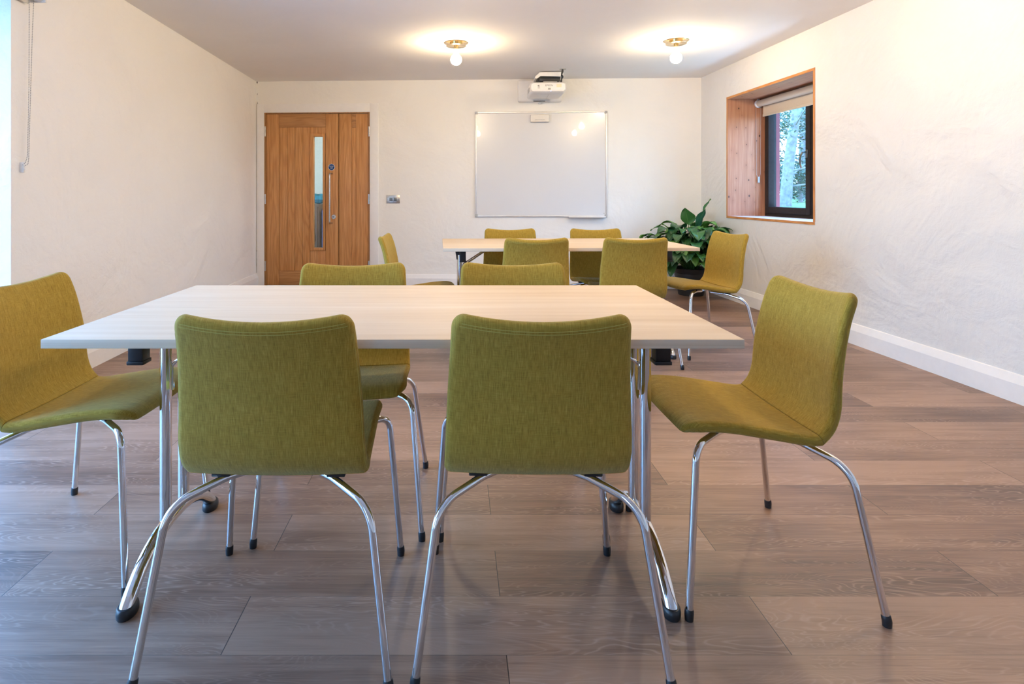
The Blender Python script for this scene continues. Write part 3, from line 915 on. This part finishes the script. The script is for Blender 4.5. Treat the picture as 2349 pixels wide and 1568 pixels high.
# ------------------------------------------------------------------ glazed openings of the other long wall, the rear one added for fill
for i, (y0, y1, za, zb2) in enumerate(GL):
    wn = empty('window_%d' % (i + 2), (lx(REAR), REAR, 0), PI / 2 + SA, kind='structure')
    a0, a1 = (y0 - REAR) / math.cos(SA), (y1 - REAR) / math.cos(SA)
    b = MB(); fw = .06
    for (x0, x1, c0, c1) in ((a0, a0 + fw, za, zb2), (a1 - fw, a1, za, zb2), (a0 + fw, a1 - fw, zb2 - fw, zb2), (a0 + fw, a1 - fw, za, za + fw), ((a0 + a1) / 2 - .03, (a0 + a1) / 2 + .03, za + fw, zb2 - fw)):
        b.box(x0, x1, WT - .10, WT - .03, c0, c1, .004)
    b.build('frame', M['frame_dark'], wn)
    for x0, x1 in ((a0 + fw, (a0 + a1) / 2 - .03), ((a0 + a1) / 2 + .03, a1 - fw)):
        b = MB(); b.box(x0, x1, WT - .068, WT - .064, za + fw, zb2 - fw); b.build('pane', M['glass'], wn)
# blind above the opening, chain hanging on the plaster
b2 = empty('roller_blind', (0, 0, 0), 0, 'roller blind over the glazed opening with a long bead chain on the plaster', 'blind')
yA, yB = .33, 3.055
rxx = -2.175
b = MB(); b.lathe([(0, 0), (.034, 0), (.034, yB - yA), (0, yB - yA)], (rxx, yB, 2.098), 28, 'y'); b.build('roller', M['blind_blue'], b2)
b = MB(); b.box(rxx - .050, rxx + .036, yB, yB + .012, 2.062, 2.140, .004); b.build('bracket', M['white_plastic_warm'], b2)
b = MB(); b.box(rxx - .035, rxx - .028, yA + .02, yB - .03, 2.045, 2.08, .002); b.build('hem_bar', M['blind_blue'], b2)
b = MB()
def beads(pts, step=.0086, r=.0026):
    acc = 0.0
    for p, q in zip(pts[:-1], pts[1:]):
        p, q = Vector(p), Vector(q)
        L = (q - p).length
        d = step - acc
        while d < L:
            c = p.lerp(q, d / L)
            b.lathe([(0, -r), (r * .8, -r * .6), (r, 0), (r * .8, r * .6), (0, r)], c, 8)
            d += step
        acc = L - (d - step)
    b.tube(pts, .0007, 5)
cx_ = -2.199
chain = [(cx_, 3.020, 2.075), (cx_, 3.018, 1.6), (cx_, 3.008, 1.26), (cx_ - .004, 3.000, 1.225), (cx_ - .012, 2.992, 1.212), (cx_ - .010, 2.996, 1.205), (cx_, 3.010, 1.215), (cx_, 3.016, 1.245), (cx_, 3.026, 1.5), (cx_, 3.040, 1.85), (cx_, 3.052, 2.075)]
beads([Vector(p) for p in chain])
b.build('chain', M['grey_plastic'], b2)
b = MB(); b.box(cx_ - .030, cx_ - .008, 2.992, 3.004, 1.172, 1.226, .003); b.lathe([(0, 0), (.004, 0), (.004, .003), (0, .003)], (cx_ - .004, 2.992, 1.190), 10, 'x')
b.build('chain_clip', M['white_plastic'], b2)

# ------------------------------------------------------------------ chairs (local: faces +y, x across, origin on the floor between the feet)
PROF = [(-.213, .424), (-.208, .437), (-.191, .4465), (-.155, .449), (-.10, .445), (-.04, .437), (.03, .427), (.085, .4195), (.118, .4205), (.143, .436), (.165, .463),
        (.179, .505), (.1855, .557), (.194, .612), (.2055, .668), (.219, .720), (.233, .758), (.2445, .785)]
def interp(tab, s):
    for (a, x), (b_, y) in zip(tab[:-1], tab[1:]):
        if s <= b_: return x + (y - x) * max(0, (s - a)) / (b_ - a)
    return tab[-1][1]
def make_shell():
    fine = catmull([(0, u, z) for u, z in PROF], 16)
    S = [0.0]
    for p, q in zip(fine[:-1], fine[1:]): S.append(S[-1] + (q - p).length)
    L = S[-1]
    def at(s):
        s = min(max(s, 0), L)
        for i in range(len(S) - 1):
            if S[i + 1] >= s:
                f = (s - S[i]) / max(1e-9, S[i + 1] - S[i])
                return fine[i].lerp(fine[i + 1], f), (fine[i + 1] - fine[i]).normalized()
        return fine[-1], (fine[-1] - fine[-2]).normalized()
    # crease
    sc_ = min(range(len(fine)), key=lambda i: abs(fine[i].y - .124) + (0 if fine[i].z < .45 else 1))
    sc_ = S[sc_]
    T2 = .0152
    RF, RT = .050, .034
    ends = [0, .0006, .002, .0045, .008, .0125, .018, .025, .033, .042, .052]
    st = sorted(set([round(x, 5) for x in ends] + [round(L - x, 5) for x in ends] + [round(.06 + (L - .12) * k / 46, 5) for k in range(47)] + [round(sc_ + d, 5) for d in (-.006, -.002, 0, .002, .006)]))
    WID = [(0, .207), (.12, .206), (sc_ - .05, .211), (sc_, .215), (sc_ + .06, .213), (sc_ + .2, .207), (L, .1945)]
    BOW = [(0, .010), (.15, .010), (sc_, .006), (sc_ + .06, .014), (sc_ + .2, .022), (L, .026)]
    NA, NC = 16, 7
    def loop(s):
        p, t = at(s)
        nrm = Vector((0, -t.z, t.y))
        w = interp(WID, s); h = T2
        for d, r in ((s, RF), (L - s, RT)):
            if d < r: w = w - r + math.sqrt(max(0, r * r - (r - d) ** 2))
            if d < T2: h = min(h, max(.0015, T2 * math.sqrt(max(0, 1 - (1 - d / T2) ** 2))))
        pin = .0022 * math.exp(-((s - sc_) / .0025) ** 2)
        wf = interp(WID, s)
        pts = []
        rc = min(h, .0145)
        sec = []
        for k in range(NA + 1): sec.append((-(w - rc) + 2 * (w - rc) * k / NA, h))
        for k in range(1, NC): a_ = PI / 2 - PI * k / NC; sec.append(((w - rc) + rc * math.cos(a_), h * math.sin(a_)))
        for k in range(NA + 1): sec.append(((w - rc) - 2 * (w - rc) * k / NA, -h))
        for k in range(1, NC): a_ = -PI / 2 - PI * k / NC; sec.append((-(w - rc) + rc * math.cos(a_), h * math.sin(a_)))
        bow = interp(BOW, s)
        dip = .010 * max(0, (s - (L - .16)) / .16) ** 1.5
        dipf = -.010 * max(0, 1 - s / .10) ** 1.2
        for v, n_ in sec:
            q = (v / wf) ** 2
            nn = n_ - (pin if n_ > 0 else pin * .5)
            c = p + nrm * (nn + bow * q) + t * (dip * q) - t * (dipf * q)
            pts.append((Vector((v, -c.y, c.z)), v, n_))
        return pts
    def part(name, ss, parent):
        b = MB(); bm = b.bm
        uvl = bm.loops.layers.uv.new('UVMap')
        rows = []
        for s in ss:
            rows.append([(bm.verts.new(co), v, n_, s) for co, v, n_ in loop(s)])
        n = len(rows[0])
        def setuv(f, info):
            for lp in f.loops:
                v, n_, s = info[lp.vert]
                lp[uvl].uv = (v + (0.9 if n_ < 0 else 0), s)
        for p, q in zip(rows[:-1], rows[1:]):
            for k in range(n):
                k2 = (k + 1) % n
                f = bm.faces.new((p[k][0], q[k][0], q[k2][0], p[k2][0]))
                setuv(f, {x[0]: x[1:] for x in (p[k], q[k], q[k2], p[k2])})
        for r_, rev in ((rows[0], False), (rows[-1], True)):
            vs = [x[0] for x in r_]
            f = bm.faces.new(vs[::-1] if rev else vs)
            setuv(f, {x[0]: x[1:] for x in r_})
        return b.build(name, M['fabric'], parent, 70)
    return part, loop, [s for s in st if s <= sc_ + 1e-6], [s for s in st if s >= sc_ - 1e-6], L, sc_, (NA, NC)

def make_chair():
    r = empty('chair')
    part, loop, ss, sb_, L, sc_, (NA, NC) = make_shell()
    seat = part('seat', ss, r)
    back = part('backrest', sb_, r)
    # stitched seam round the backrest
    b = MB()
    kR = NA + NC - 2; kL = 2 * NA + NC + 2
    def sp(s, k):
        lp = loop(s)
        c = sum((x[0] for x in lp), Vector()) / len(lp)
        pt = lp[k][0]
        return pt + (pt - Vector((c.x, c.y, c.z))).normalized() * -.0003
    path = [sp(s, kR) for s in sb_ if s < L - .034 and s > sc_ + .004]
    b.tube(path, .0008, 6)
    path = [sp(s, kL) for s in sb_ if s < L - .034 and s > sc_ + .004]
    b.tube(path, .0008, 6)
    for dd in (.013, .020):
        lp = loop(L - dd)
        b.tube([lp[k][0] + Vector((0, -.0003, 0)) for k in range(NA + NC - 1, 2 * NA + NC + 1)], .0009, 6)
    b.build('seam', M['thread'], back)
    # legs
    R = .0092
    for sx_ in (-1, 1):
        for kind in ('rear', 'front'):
            if kind == 'rear':
                pts = [(sx_ * .045, -.045, .396), (sx_ * .125, -.108, .393), (sx_ * .226, -.186, .364), (sx_ * .274, -.242, .012)]
                path = fillet(pts, [.10, .080], 12)
            else:
                pts = [(sx_ * .06, .035, .408), (sx_ * .150, .125, .423), (sx_ * .222, .205, .419), (sx_ * .253, .236, .012)]
                path = fillet(pts, [.12, .045], 12)
            b = MB(); b.tube(path, R, 16)
            lg = b.build('leg', M['chrome'], r)
            foot = Vector(pts[-1]); d = (Vector(pts[-2]) - foot).normalized()
            b = MB(); b.tube([Vector((foot.x, foot.y, 0.0)), foot + d * .001, foot + d * .005, foot + d * .012, foot + d * .015], .0112, 18, rr=[.0104, .0112, .0112, .0108, .0097])
            b.build('foot_cap', M['black_rubber'], lg)
    for sx_ in (-1, 1):
        for (xx, yy, zz) in ((sx_ * .135, -.105, .4015), (sx_ * .135, .110, .4325)):
            b = MB(); b.box(xx - .022, xx + .022, yy - .014, yy + .014, zz - .004, zz + .008, .003)
            b.build('seat_mount', M['black_rubber'], r)
    return r
chair = make_chair()
G = 'olive chairs around the two tables'
D = math.radians
chairs = [
    (.190, 1.492, -0.8, 'olive chair with its back to the camera at the front table, on the window side'),
    (-.415, 1.489, -0.3, 'olive chair with its back to the camera at the front table, on the door side'),
    (-.372, 2.012, 184.0, 'olive chair facing the camera across the front table, on the door side'),
    (.212, 2.022, 178.5, 'olive chair facing the camera across the front table, in the middle of the room'),
    (-1.106, 1.797, -90, 'olive chair at the front table end by the wall with the bead chain'),
    (.818, 1.712, 90, 'large olive chair seen side-on at the window end of the front table'),
    (.488, 3.775, 1.5, 'olive chair with its back to the camera at the back table, below the whiteboard'),
    (1.102, 3.792, 0.0, 'olive chair with its back to the camera at the back table, beside the plant'),
    (.425, 4.315, 181, 'olive chair on the whiteboard side of the back table, towards the door'),
    (1.085, 4.315, 181, 'olive chair on the whiteboard side of the back table, towards the plant'),
    (-.238, 3.80, -91.5, 'olive chair turned sideways between the oak door and the back table'),
    (1.694, 4.040, 98.5, 'olive chair turned sideways in front of the potted plant, by the window wall'),
]
for i, (x, y, a_, lb) in enumerate(chairs):
    o = chair if i == 0 else copy_tree(chair)
    o.location = (x, y, 0); o.rotation_euler = (0, 0, D(a_))
    tag(o, lb, 'chair', G)

# ------------------------------------------------------------------ folding tables
def make_table():
    r = empty('folding_table')
    b = MB(); b.box(-.8, .8, -.4, .4, .709, .730, .0012, 2)
    for f in b.bm.faces:
        if abs(f.normal.z) < .7: f.material_index = 1
    b.bm.normal_update()
    for f in b.bm.faces: f.material_index = 0 if f.normal.z > .7 else 1
    b.build('tabletop', [M['maple'], M['maple_edge']], r, 30)
    for s in (-1, 1):
        xx = s * .686
        arc = catmull([(xx, -.262, .012), (xx, -.235, .040), (xx, -.17, .085), (xx, -.09, .113), (xx, 0, .121), (xx, .09, .113), (xx, .17, .085), (xx, .235, .040), (xx, .262, .012)], 8)
        b = MB(); b.tube(arc, .0175, 22); fbar = b.build('foot_bar', M['chrome'], r)
        for t in (-1, 1):
            b = MB()
            prof = []
            segs = 28
            rows = []
            for (sc1, zz) in ((.92, 0.0), (1.0, .004), (1.02, .014), (.97, .022), (.86, .0255)):
                rows.append([b.bm.verts.new((xx + .0235 * sc1 * math.cos(2 * PI * k / segs), t * .250 + .034 * sc1 * math.sin(2 * PI * k / segs), zz)) for k in range(segs)])
            for p, q in zip(rows[:-1], rows[1:]):
                for k in range(segs): b.bm.faces.new((p[k], p[(k + 1) % segs], q[(k + 1) % segs], q[k]))
            b.bm.faces.new(rows[0][::-1]); b.bm.faces.new(rows[-1])
            b.build('foot_cap', M['black_rubber'], fbar)
        for t in (-1, 1):
            b = MB(); b.tube([(xx, t * .055, .112), (xx, t * .055, .655)], .0160, 20); b.build('upright', M['chrome'], r)
        b = MB()
        b.prism([(xx - .033, .709), (xx + .033, .709), (xx + .030, .685), (xx + .0215, .640), (xx + .0205, .623), (xx - .0205, .623), (xx - .0215, .640), (xx - .030, .685)], 1, -.060, .060)
        b.build('leg_bracket', M['dark_plastic'], r)
        for t in (-1, 1):
            b = MB()
            b.box(xx - .014 * s - .019, xx - .014 * s + .019, t * .222 - .019, t * .222 + .019, .634, .709, .002)
            b.box(xx - .014 * s - .0215, xx - .014 * s + .0215, t * .222 - .0215, t * .222 + .0215, .625, .635, .002)
            b.build('corner_block', M['black_box'], r)
        for t in (-1, 1):
            b = MB()
            b.tube(fillet([(xx - s * .017, t * .050, .50), (xx - s * .014, t * .046, .572), (xx - s * .215, t * .035, .706)], [.02], 8), .0048, 10)
            b.build('brace', M['chrome'], r)
    return r
tb = make_table()
tb.location = (-.143, 1.730, 0)
tag(tb, 'maple-topped folding table on chrome legs, the large one in front', 'table', 'maple folding tables')
t2 = copy_tree(tb)
t2.location = (.712, 4.025, 0); t2.rotation_euler = (0, 0, D(1.7))
tag(t2, 'maple-topped folding table standing further back, under the whiteboard', 'table', 'maple folding tables')

# ------------------------------------------------------------------ potted plant in the corner
PX, PY = 2.50, 6.22
pl = empty('potted_plant', (PX, PY, 0), 0, 'broad-leaved green plant in a black ribbed pot in the room corner', 'plant')
b = MB()
prof = [(0, 0), (.125, 0), (.128, .012), (.150, .14), (.158, .185), (.161, .190), (.161, .196), (.164, .200), (.168, .232), (.176, .238), (.178, .248), (.183, .255), (.190, .278), (.193, .284), (.186, .290), (.176, .286), (.170, .25), (0, .25)]
b.lathe(prof, (0, 0, 0), 48); b.build('pot', M['pot'], pl, 25)
b = MB(); b.lathe([(0, .268), (.10, .266), (.171, .258), (.171, .251), (0, .251)], (0, 0, 0), 32); b.build('soil', M['soil'], pl)
b = MB(); L_ = MB()
uvl = L_.bm.loops.layers.uv.new('UVMap')
rr = random.Random(21)
def clampw(p):
    w = p + Vector((PX, PY, 0))
    xm_ = rx(w.y) - .035
    if w.x > xm_: w.x = xm_
    tmax = PL_.y + (w.x - PL_.x) * (e.y / e.x) - .035
    if w.y > tmax: w.y = tmax
    # stay behind the end chair and table
    return w - Vector((PX, PY, 0))
def leaf_blade(base, dirv, up, length, width, curl, fold=.25):
    n, m = 9, 4
    side = dirv.cross(up).normalized()
    rows = []
    d = dirv.copy(); p = base.copy(); u_ = up.copy()
    for i in range(n + 1):
        f = i / n
        wd = width * (math.sin(PI * min(1, f ** .78)) ** .85 if 0 < f < 1 else 0) * .5 + .0006
        row = []
        for j in range(-m, m + 1):
            g = j / m
            v = p + side * (wd * g) + u_ * (abs(g) * wd * fold + .010 * math.sin(f * 9 + g * 2.2) * abs(g))
            row.append(L_.bm.verts.new(clampw(v)))
        rows.append(row)
        R_ = Matrix.Rotation(-curl / n, 3, side)
        d = R_ @ d; u_ = R_ @ u_
        p = p + d * (length / n)
    for i in range(n):
        for j in range(2 * m):
            try: fc = L_.bm.faces.new((rows[i][j], rows[i][j + 1], rows[i + 1][j + 1], rows[i + 1][j]))
            except ValueError: continue
            for lp, (ii, jj) in zip(fc.loops, ((i, j), (i, j + 1), (i + 1, j + 1), (i + 1, j))):
                lp[uvl].uv = (jj / (2 * m), ii / n)
def stalk(az, reach, height, length, width, curl, tilt, roll=0.0):
    """stem from the soil to a leaf base at (az, reach, height)"""
    o = Vector((.06 * math.cos(az) * rr.random(), .06 * math.sin(az) * rr.random(), .26))
    tip = Vector((reach * math.cos(az), reach * math.sin(az), height))
    mid = o.lerp(tip, .5) + Vector((-.10 * reach * math.cos(az), -.10 * reach * math.sin(az), .10 * (height - .26) + .03))
    pts = [clampw(p) for p in catmull([o, mid, tip], 6)]
    b.tube(pts, .004, 6)
    out = Vector((math.cos(az + roll), math.sin(az + roll), 0))
    dv = (out * math.cos(tilt) + Vector((0, 0, 1)) * math.sin(tilt)).normalized()
    upv = (Vector((0, 0, 1)) * math.cos(tilt) - out * math.sin(tilt)).normalized()
    leaf_blade(Vector(pts[-1]), dv, upv, length, width, curl)
# crown of upright leaves
for az, re, hh, le, wi, cu, ti in ((-2.4, .06, .74, .20, .16, .35, 1.35), (-1.2, .10, .70, .24, .11, .3, 1.30), (-.6, .10, .80, .24, .07, .35, 1.35), (-2.9, .20, .60, .22, .11, .6, 1.15),
                                   (-1.7, .12, .68, .23, .13, 1.9, .9), (-2.0, .20, .62, .25, .15, 2.0, .55), (-1.1, .18, .66, .24, .14, 1.7, .7), (-.4, .22, .66, .22, .13, 1.4, .7),
                                   (-1.5, .26, .52, .25, .15, 1.7, .2), (-1.05, .28, .44, .24, .12, 1.5, .1), (-2.5, .28, .52, .24, .13, 1.7, .3), (-3.0, .33, .50, .20, .10, 1.5, .35),
                                   (3.0, .34, .54, .16, .09, 1.3, .5), (-.2, .36, .66, .20, .12, 1.3, .4), (-.05, .40, .60, .22, .12, 1.2, .3), (-.5, .34, .58, .22, .12, 1.6, .3)):
    stalk(az, re, hh, le, wi, cu, ti)
for k in range(150):
    az = rr.uniform(-3.5, .45) if k % 5 else rr.uniform(-PI, PI)
    lvl = rr.random() ** .8
    re = .12 + .30 * rr.random() ** .7
    if math.cos(az) > .35: re *= .72
    if math.sin(az) > 0: re *= .55
    stalk(az, re, .32 + .44 * lvl * (1 - .3 * (re / .42)) + .02, rr.uniform(.17, .27), rr.uniform(.085, .15), rr.uniform(.9, 2.2), rr.uniform(.1, .95), rr.uniform(-.5, .5))
for k in range(16):
    az = rr.uniform(2.75, 3.75)
    stalk(az, rr.uniform(.30, .43), rr.uniform(.48, .66), rr.uniform(.15, .22), rr.uniform(.08, .12), rr.uniform(1.0, 1.9), rr.uniform(.2, .7), rr.uniform(-.4, .4))
for k in range(26):
    az = rr.uniform(-2.6, -.5)
    stalk(az, rr.uniform(.16, .34), rr.uniform(.50, .72), rr.uniform(.20, .27), rr.uniform(.11, .155), rr.uniform(1.2, 2.1), rr.uniform(.2, 1.0), rr.uniform(-.4, .4))
b.build('stems', M['stem'], pl)
L_.build('foliage', M['leaf'], pl, 60, recalc=False)

# ------------------------------------------------------------------ outdoors
b = MB()
n = 30
vs = {}
for i in range(n + 1):
    for j in range(n + 1):
        xx = 3.75 + 46 * (i / n) ** 1.6; yy = -6 + 60 * j / n
        zz = .815 + .010 * (xx - 3.75) * min(1, (xx - 3.75) / 8) + .03 * mnoise.noise((xx * .4, yy * .4, 0))
        vs[i, j] = b.bm.verts.new((xx, yy, zz))
for i in range(n):
    for j in range(n): b.bm.faces.new((vs[i, j], vs[i + 1, j], vs[i + 1, j + 1], vs[i, j + 1]))
tag(b.build('ground_lawn', M['grass']), kind='structure')
b = MB(); b.box(-30, lx(0) - .30, -25, 30, -.20, -.10); tag(b.build('ground_terrace', M['terrace'], smooth=None), kind='structure')

def make_tree(tx, ty, tz, lean, h, r0, label, seed, leaves, spread, size=(.020, .046), clear=.30):
    rt_ = random.Random(seed)
    T = empty('tree', (tx, ty, tz), 0, label, 'tree')
    b = MB()
    trunk = catmull([(0, 0, -.2), (lean[0] * .10, lean[1] * .10, h * .15), (lean[0] * .35, lean[1] * .35, h * .4), (lean[0] * .75, lean[1] * .75, h * .72), (lean[0], lean[1], h)], 6)
    b.tube(trunk, r0, 16, rr=[r0 * (1.18 - .62 * i / (len(trunk) - 1)) * (1.25 if i == 0 else 1) for i in range(len(trunk))])
    b.build('trunk', M['bark'], T)
    fo = MB(); br_ = MB()
    for k in range(24):
        z0_ = h * rt_.uniform(.12, 1.0)
        idx = min(len(trunk) - 1, int(z0_ / h * (len(trunk) - 1)))
        o = trunk[idx]
        a_ = rt_.uniform(0, 2 * PI); ln = spread * rt_.uniform(.5, 1.0)
        tip = o + Vector((math.cos(a_) * ln, math.sin(a_) * ln, rt_.uniform(-.3, .5)))
        pts = catmull([o, o.lerp(tip, .5) + Vector((0, 0, .15)), tip], 5)
        br_.tube(pts, .03, 6, rr=[.024 - .018 * i / (len(pts) - 1) for i in range(len(pts))])
        for q in range(leaves):
            f = rt_.uniform(.25, 1.05)
            c = o.lerp(tip, f) + Vector((rt_.gauss(0, .26), rt_.gauss(0, .26), rt_.gauss(0, .16)))
            s_ = rt_.uniform(*size)
            if abs(c.x - lean[0] * (c.z / h) ** 1.5 + .02) < clear and c.y < .3 and c.z < 2.6: continue
            ax1 = Vector((rt_.gauss(0, 1), rt_.gauss(0, 1), rt_.gauss(0, .6))).normalized()
            ax2 = ax1.cross(Vector((rt_.gauss(0, 1), rt_.gauss(0, 1), rt_.gauss(0, 1)))).normalized()
            fo.bm.faces.new([fo.bm.verts.new(c + ax1 * s_ * x_ + ax2 * s_ * .45 * y_) for x_, y_ in ((-1, 0), (0, -1), (1, 0), (0, 1))])
    br_.build('branches', M['bark'], T)
    fo.build('foliage', M['tree_leaf'], T, None, recalc=False)
    return T
make_tree(6.95, 12.35, .86, (.55, -.15, 0), 4.6, .105, 'pale-barked leaning tree on the lawn outside the timber window', 5, 330, 2.0)
make_tree(12.6, 21.2, .95, (.3, .2, 0), 6.0, .20, 'leafy tree further off behind the pale trunk outside the window', 9, 420, 3.2, (.035, .08), 0)
make_tree(9.55, 16.2, .90, (.25, .1, 0), 2.7, .05, 'bushy small tree beside the pale leaning trunk outside the window', 14, 230, 1.05, (.025, .06), 0)

# ------------------------------------------------------------------ light
w = bpy.data.worlds.new('sky'); scene.world = w
w.use_nodes = True
nt = w.node_tree
bg = nt.nodes['Background']
tc = nt.nodes.new('ShaderNodeTexCoord'); sp = nt.nodes.new('ShaderNodeSeparateXYZ'); cr = nt.nodes.new('ShaderNodeValToRGB')
nt.links.new(tc.outputs['Generated'], sp.inputs[0]); nt.links.new(sp.outputs[2], cr.inputs[0]); nt.links.new(cr.outputs[0], bg.inputs[0])
cr.color_ramp.elements[0].color = (.55, .76, 1.0, 1); cr.color_ramp.elements[0].position = .0
cr.color_ramp.elements[1].color = (.24, .50, 1.0, 1); cr.color_ramp.elements[1].position = .55
bg.inputs[1].default_value = 15.0

def portal(loc, rot, sx_, sy_):
    l = bpy.data.lights.new('window_portal', 'AREA'); l.shape = 'RECTANGLE'; l.size = sx_; l.size_y = sy_
    l.cycles.is_portal = True
    o = bpy.data.objects.new('window_portal', l); COL.objects.link(o); o.location = loc; o.rotation_euler = rot
for y0, y1, za, zb2 in GL:
    ym = (y0 + y1) / 2
    portal((lx(ym) - WT - .02, ym, (za + zb2) / 2), (PI / 2, 0, -PI / 2), y1 - y0, zb2 - za)
ym = (WY0 + WY1) / 2
portal((rx(ym) + .535, ym, (WZ0 + WZ1) / 2), (PI / 2, 0, PI / 2), WY1 - WY0, WZ1 - WZ0)
# unseen light added to brighten the hallway behind the door
l = bpy.data.lights.new('hall_fill', 'POINT'); l.energy = 26; l.color = (1, .93, .82); l.shadow_soft_size = .15
o = bpy.data.objects.new('hall_fill', l); COL.objects.link(o); o.location = bkpt(1.5, .75, 2.25)

# ------------------------------------------------------------------ camera
cam = bpy.data.cameras.new('camera')
cam.sensor_fit = 'HORIZONTAL'; cam.sensor_width = 36
cam.lens = 36 * F / W
cam.shift_x = (W / 2 - CX) / W
cam.shift_y = (CY - HH / 2) / W
cam.clip_start = .05; cam.clip_end = 200
co = bpy.data.objects.new('camera', cam); COL.objects.link(co)
co.location = (0, 0, H); co.rotation_euler = (PI / 2, 0, 0)
scene.camera = co

scene.view_settings.view_transform = 'Standard'
scene.view_settings.look = 'None'
scene.view_settings.exposure = 0.50
scene.view_settings.gamma = 1.0
scene.view_settings.use_curve_mapping = False
scene.cycles.use_denoising = True
scene.cycles.max_bounces = 16
scene.cycles.diffuse_bounces = 12
scene.cycles.glossy_bounces = 5
scene.cycles.transparent_max_bounces = 12
scene.cycles.sample_clamp_indirect = 8.0
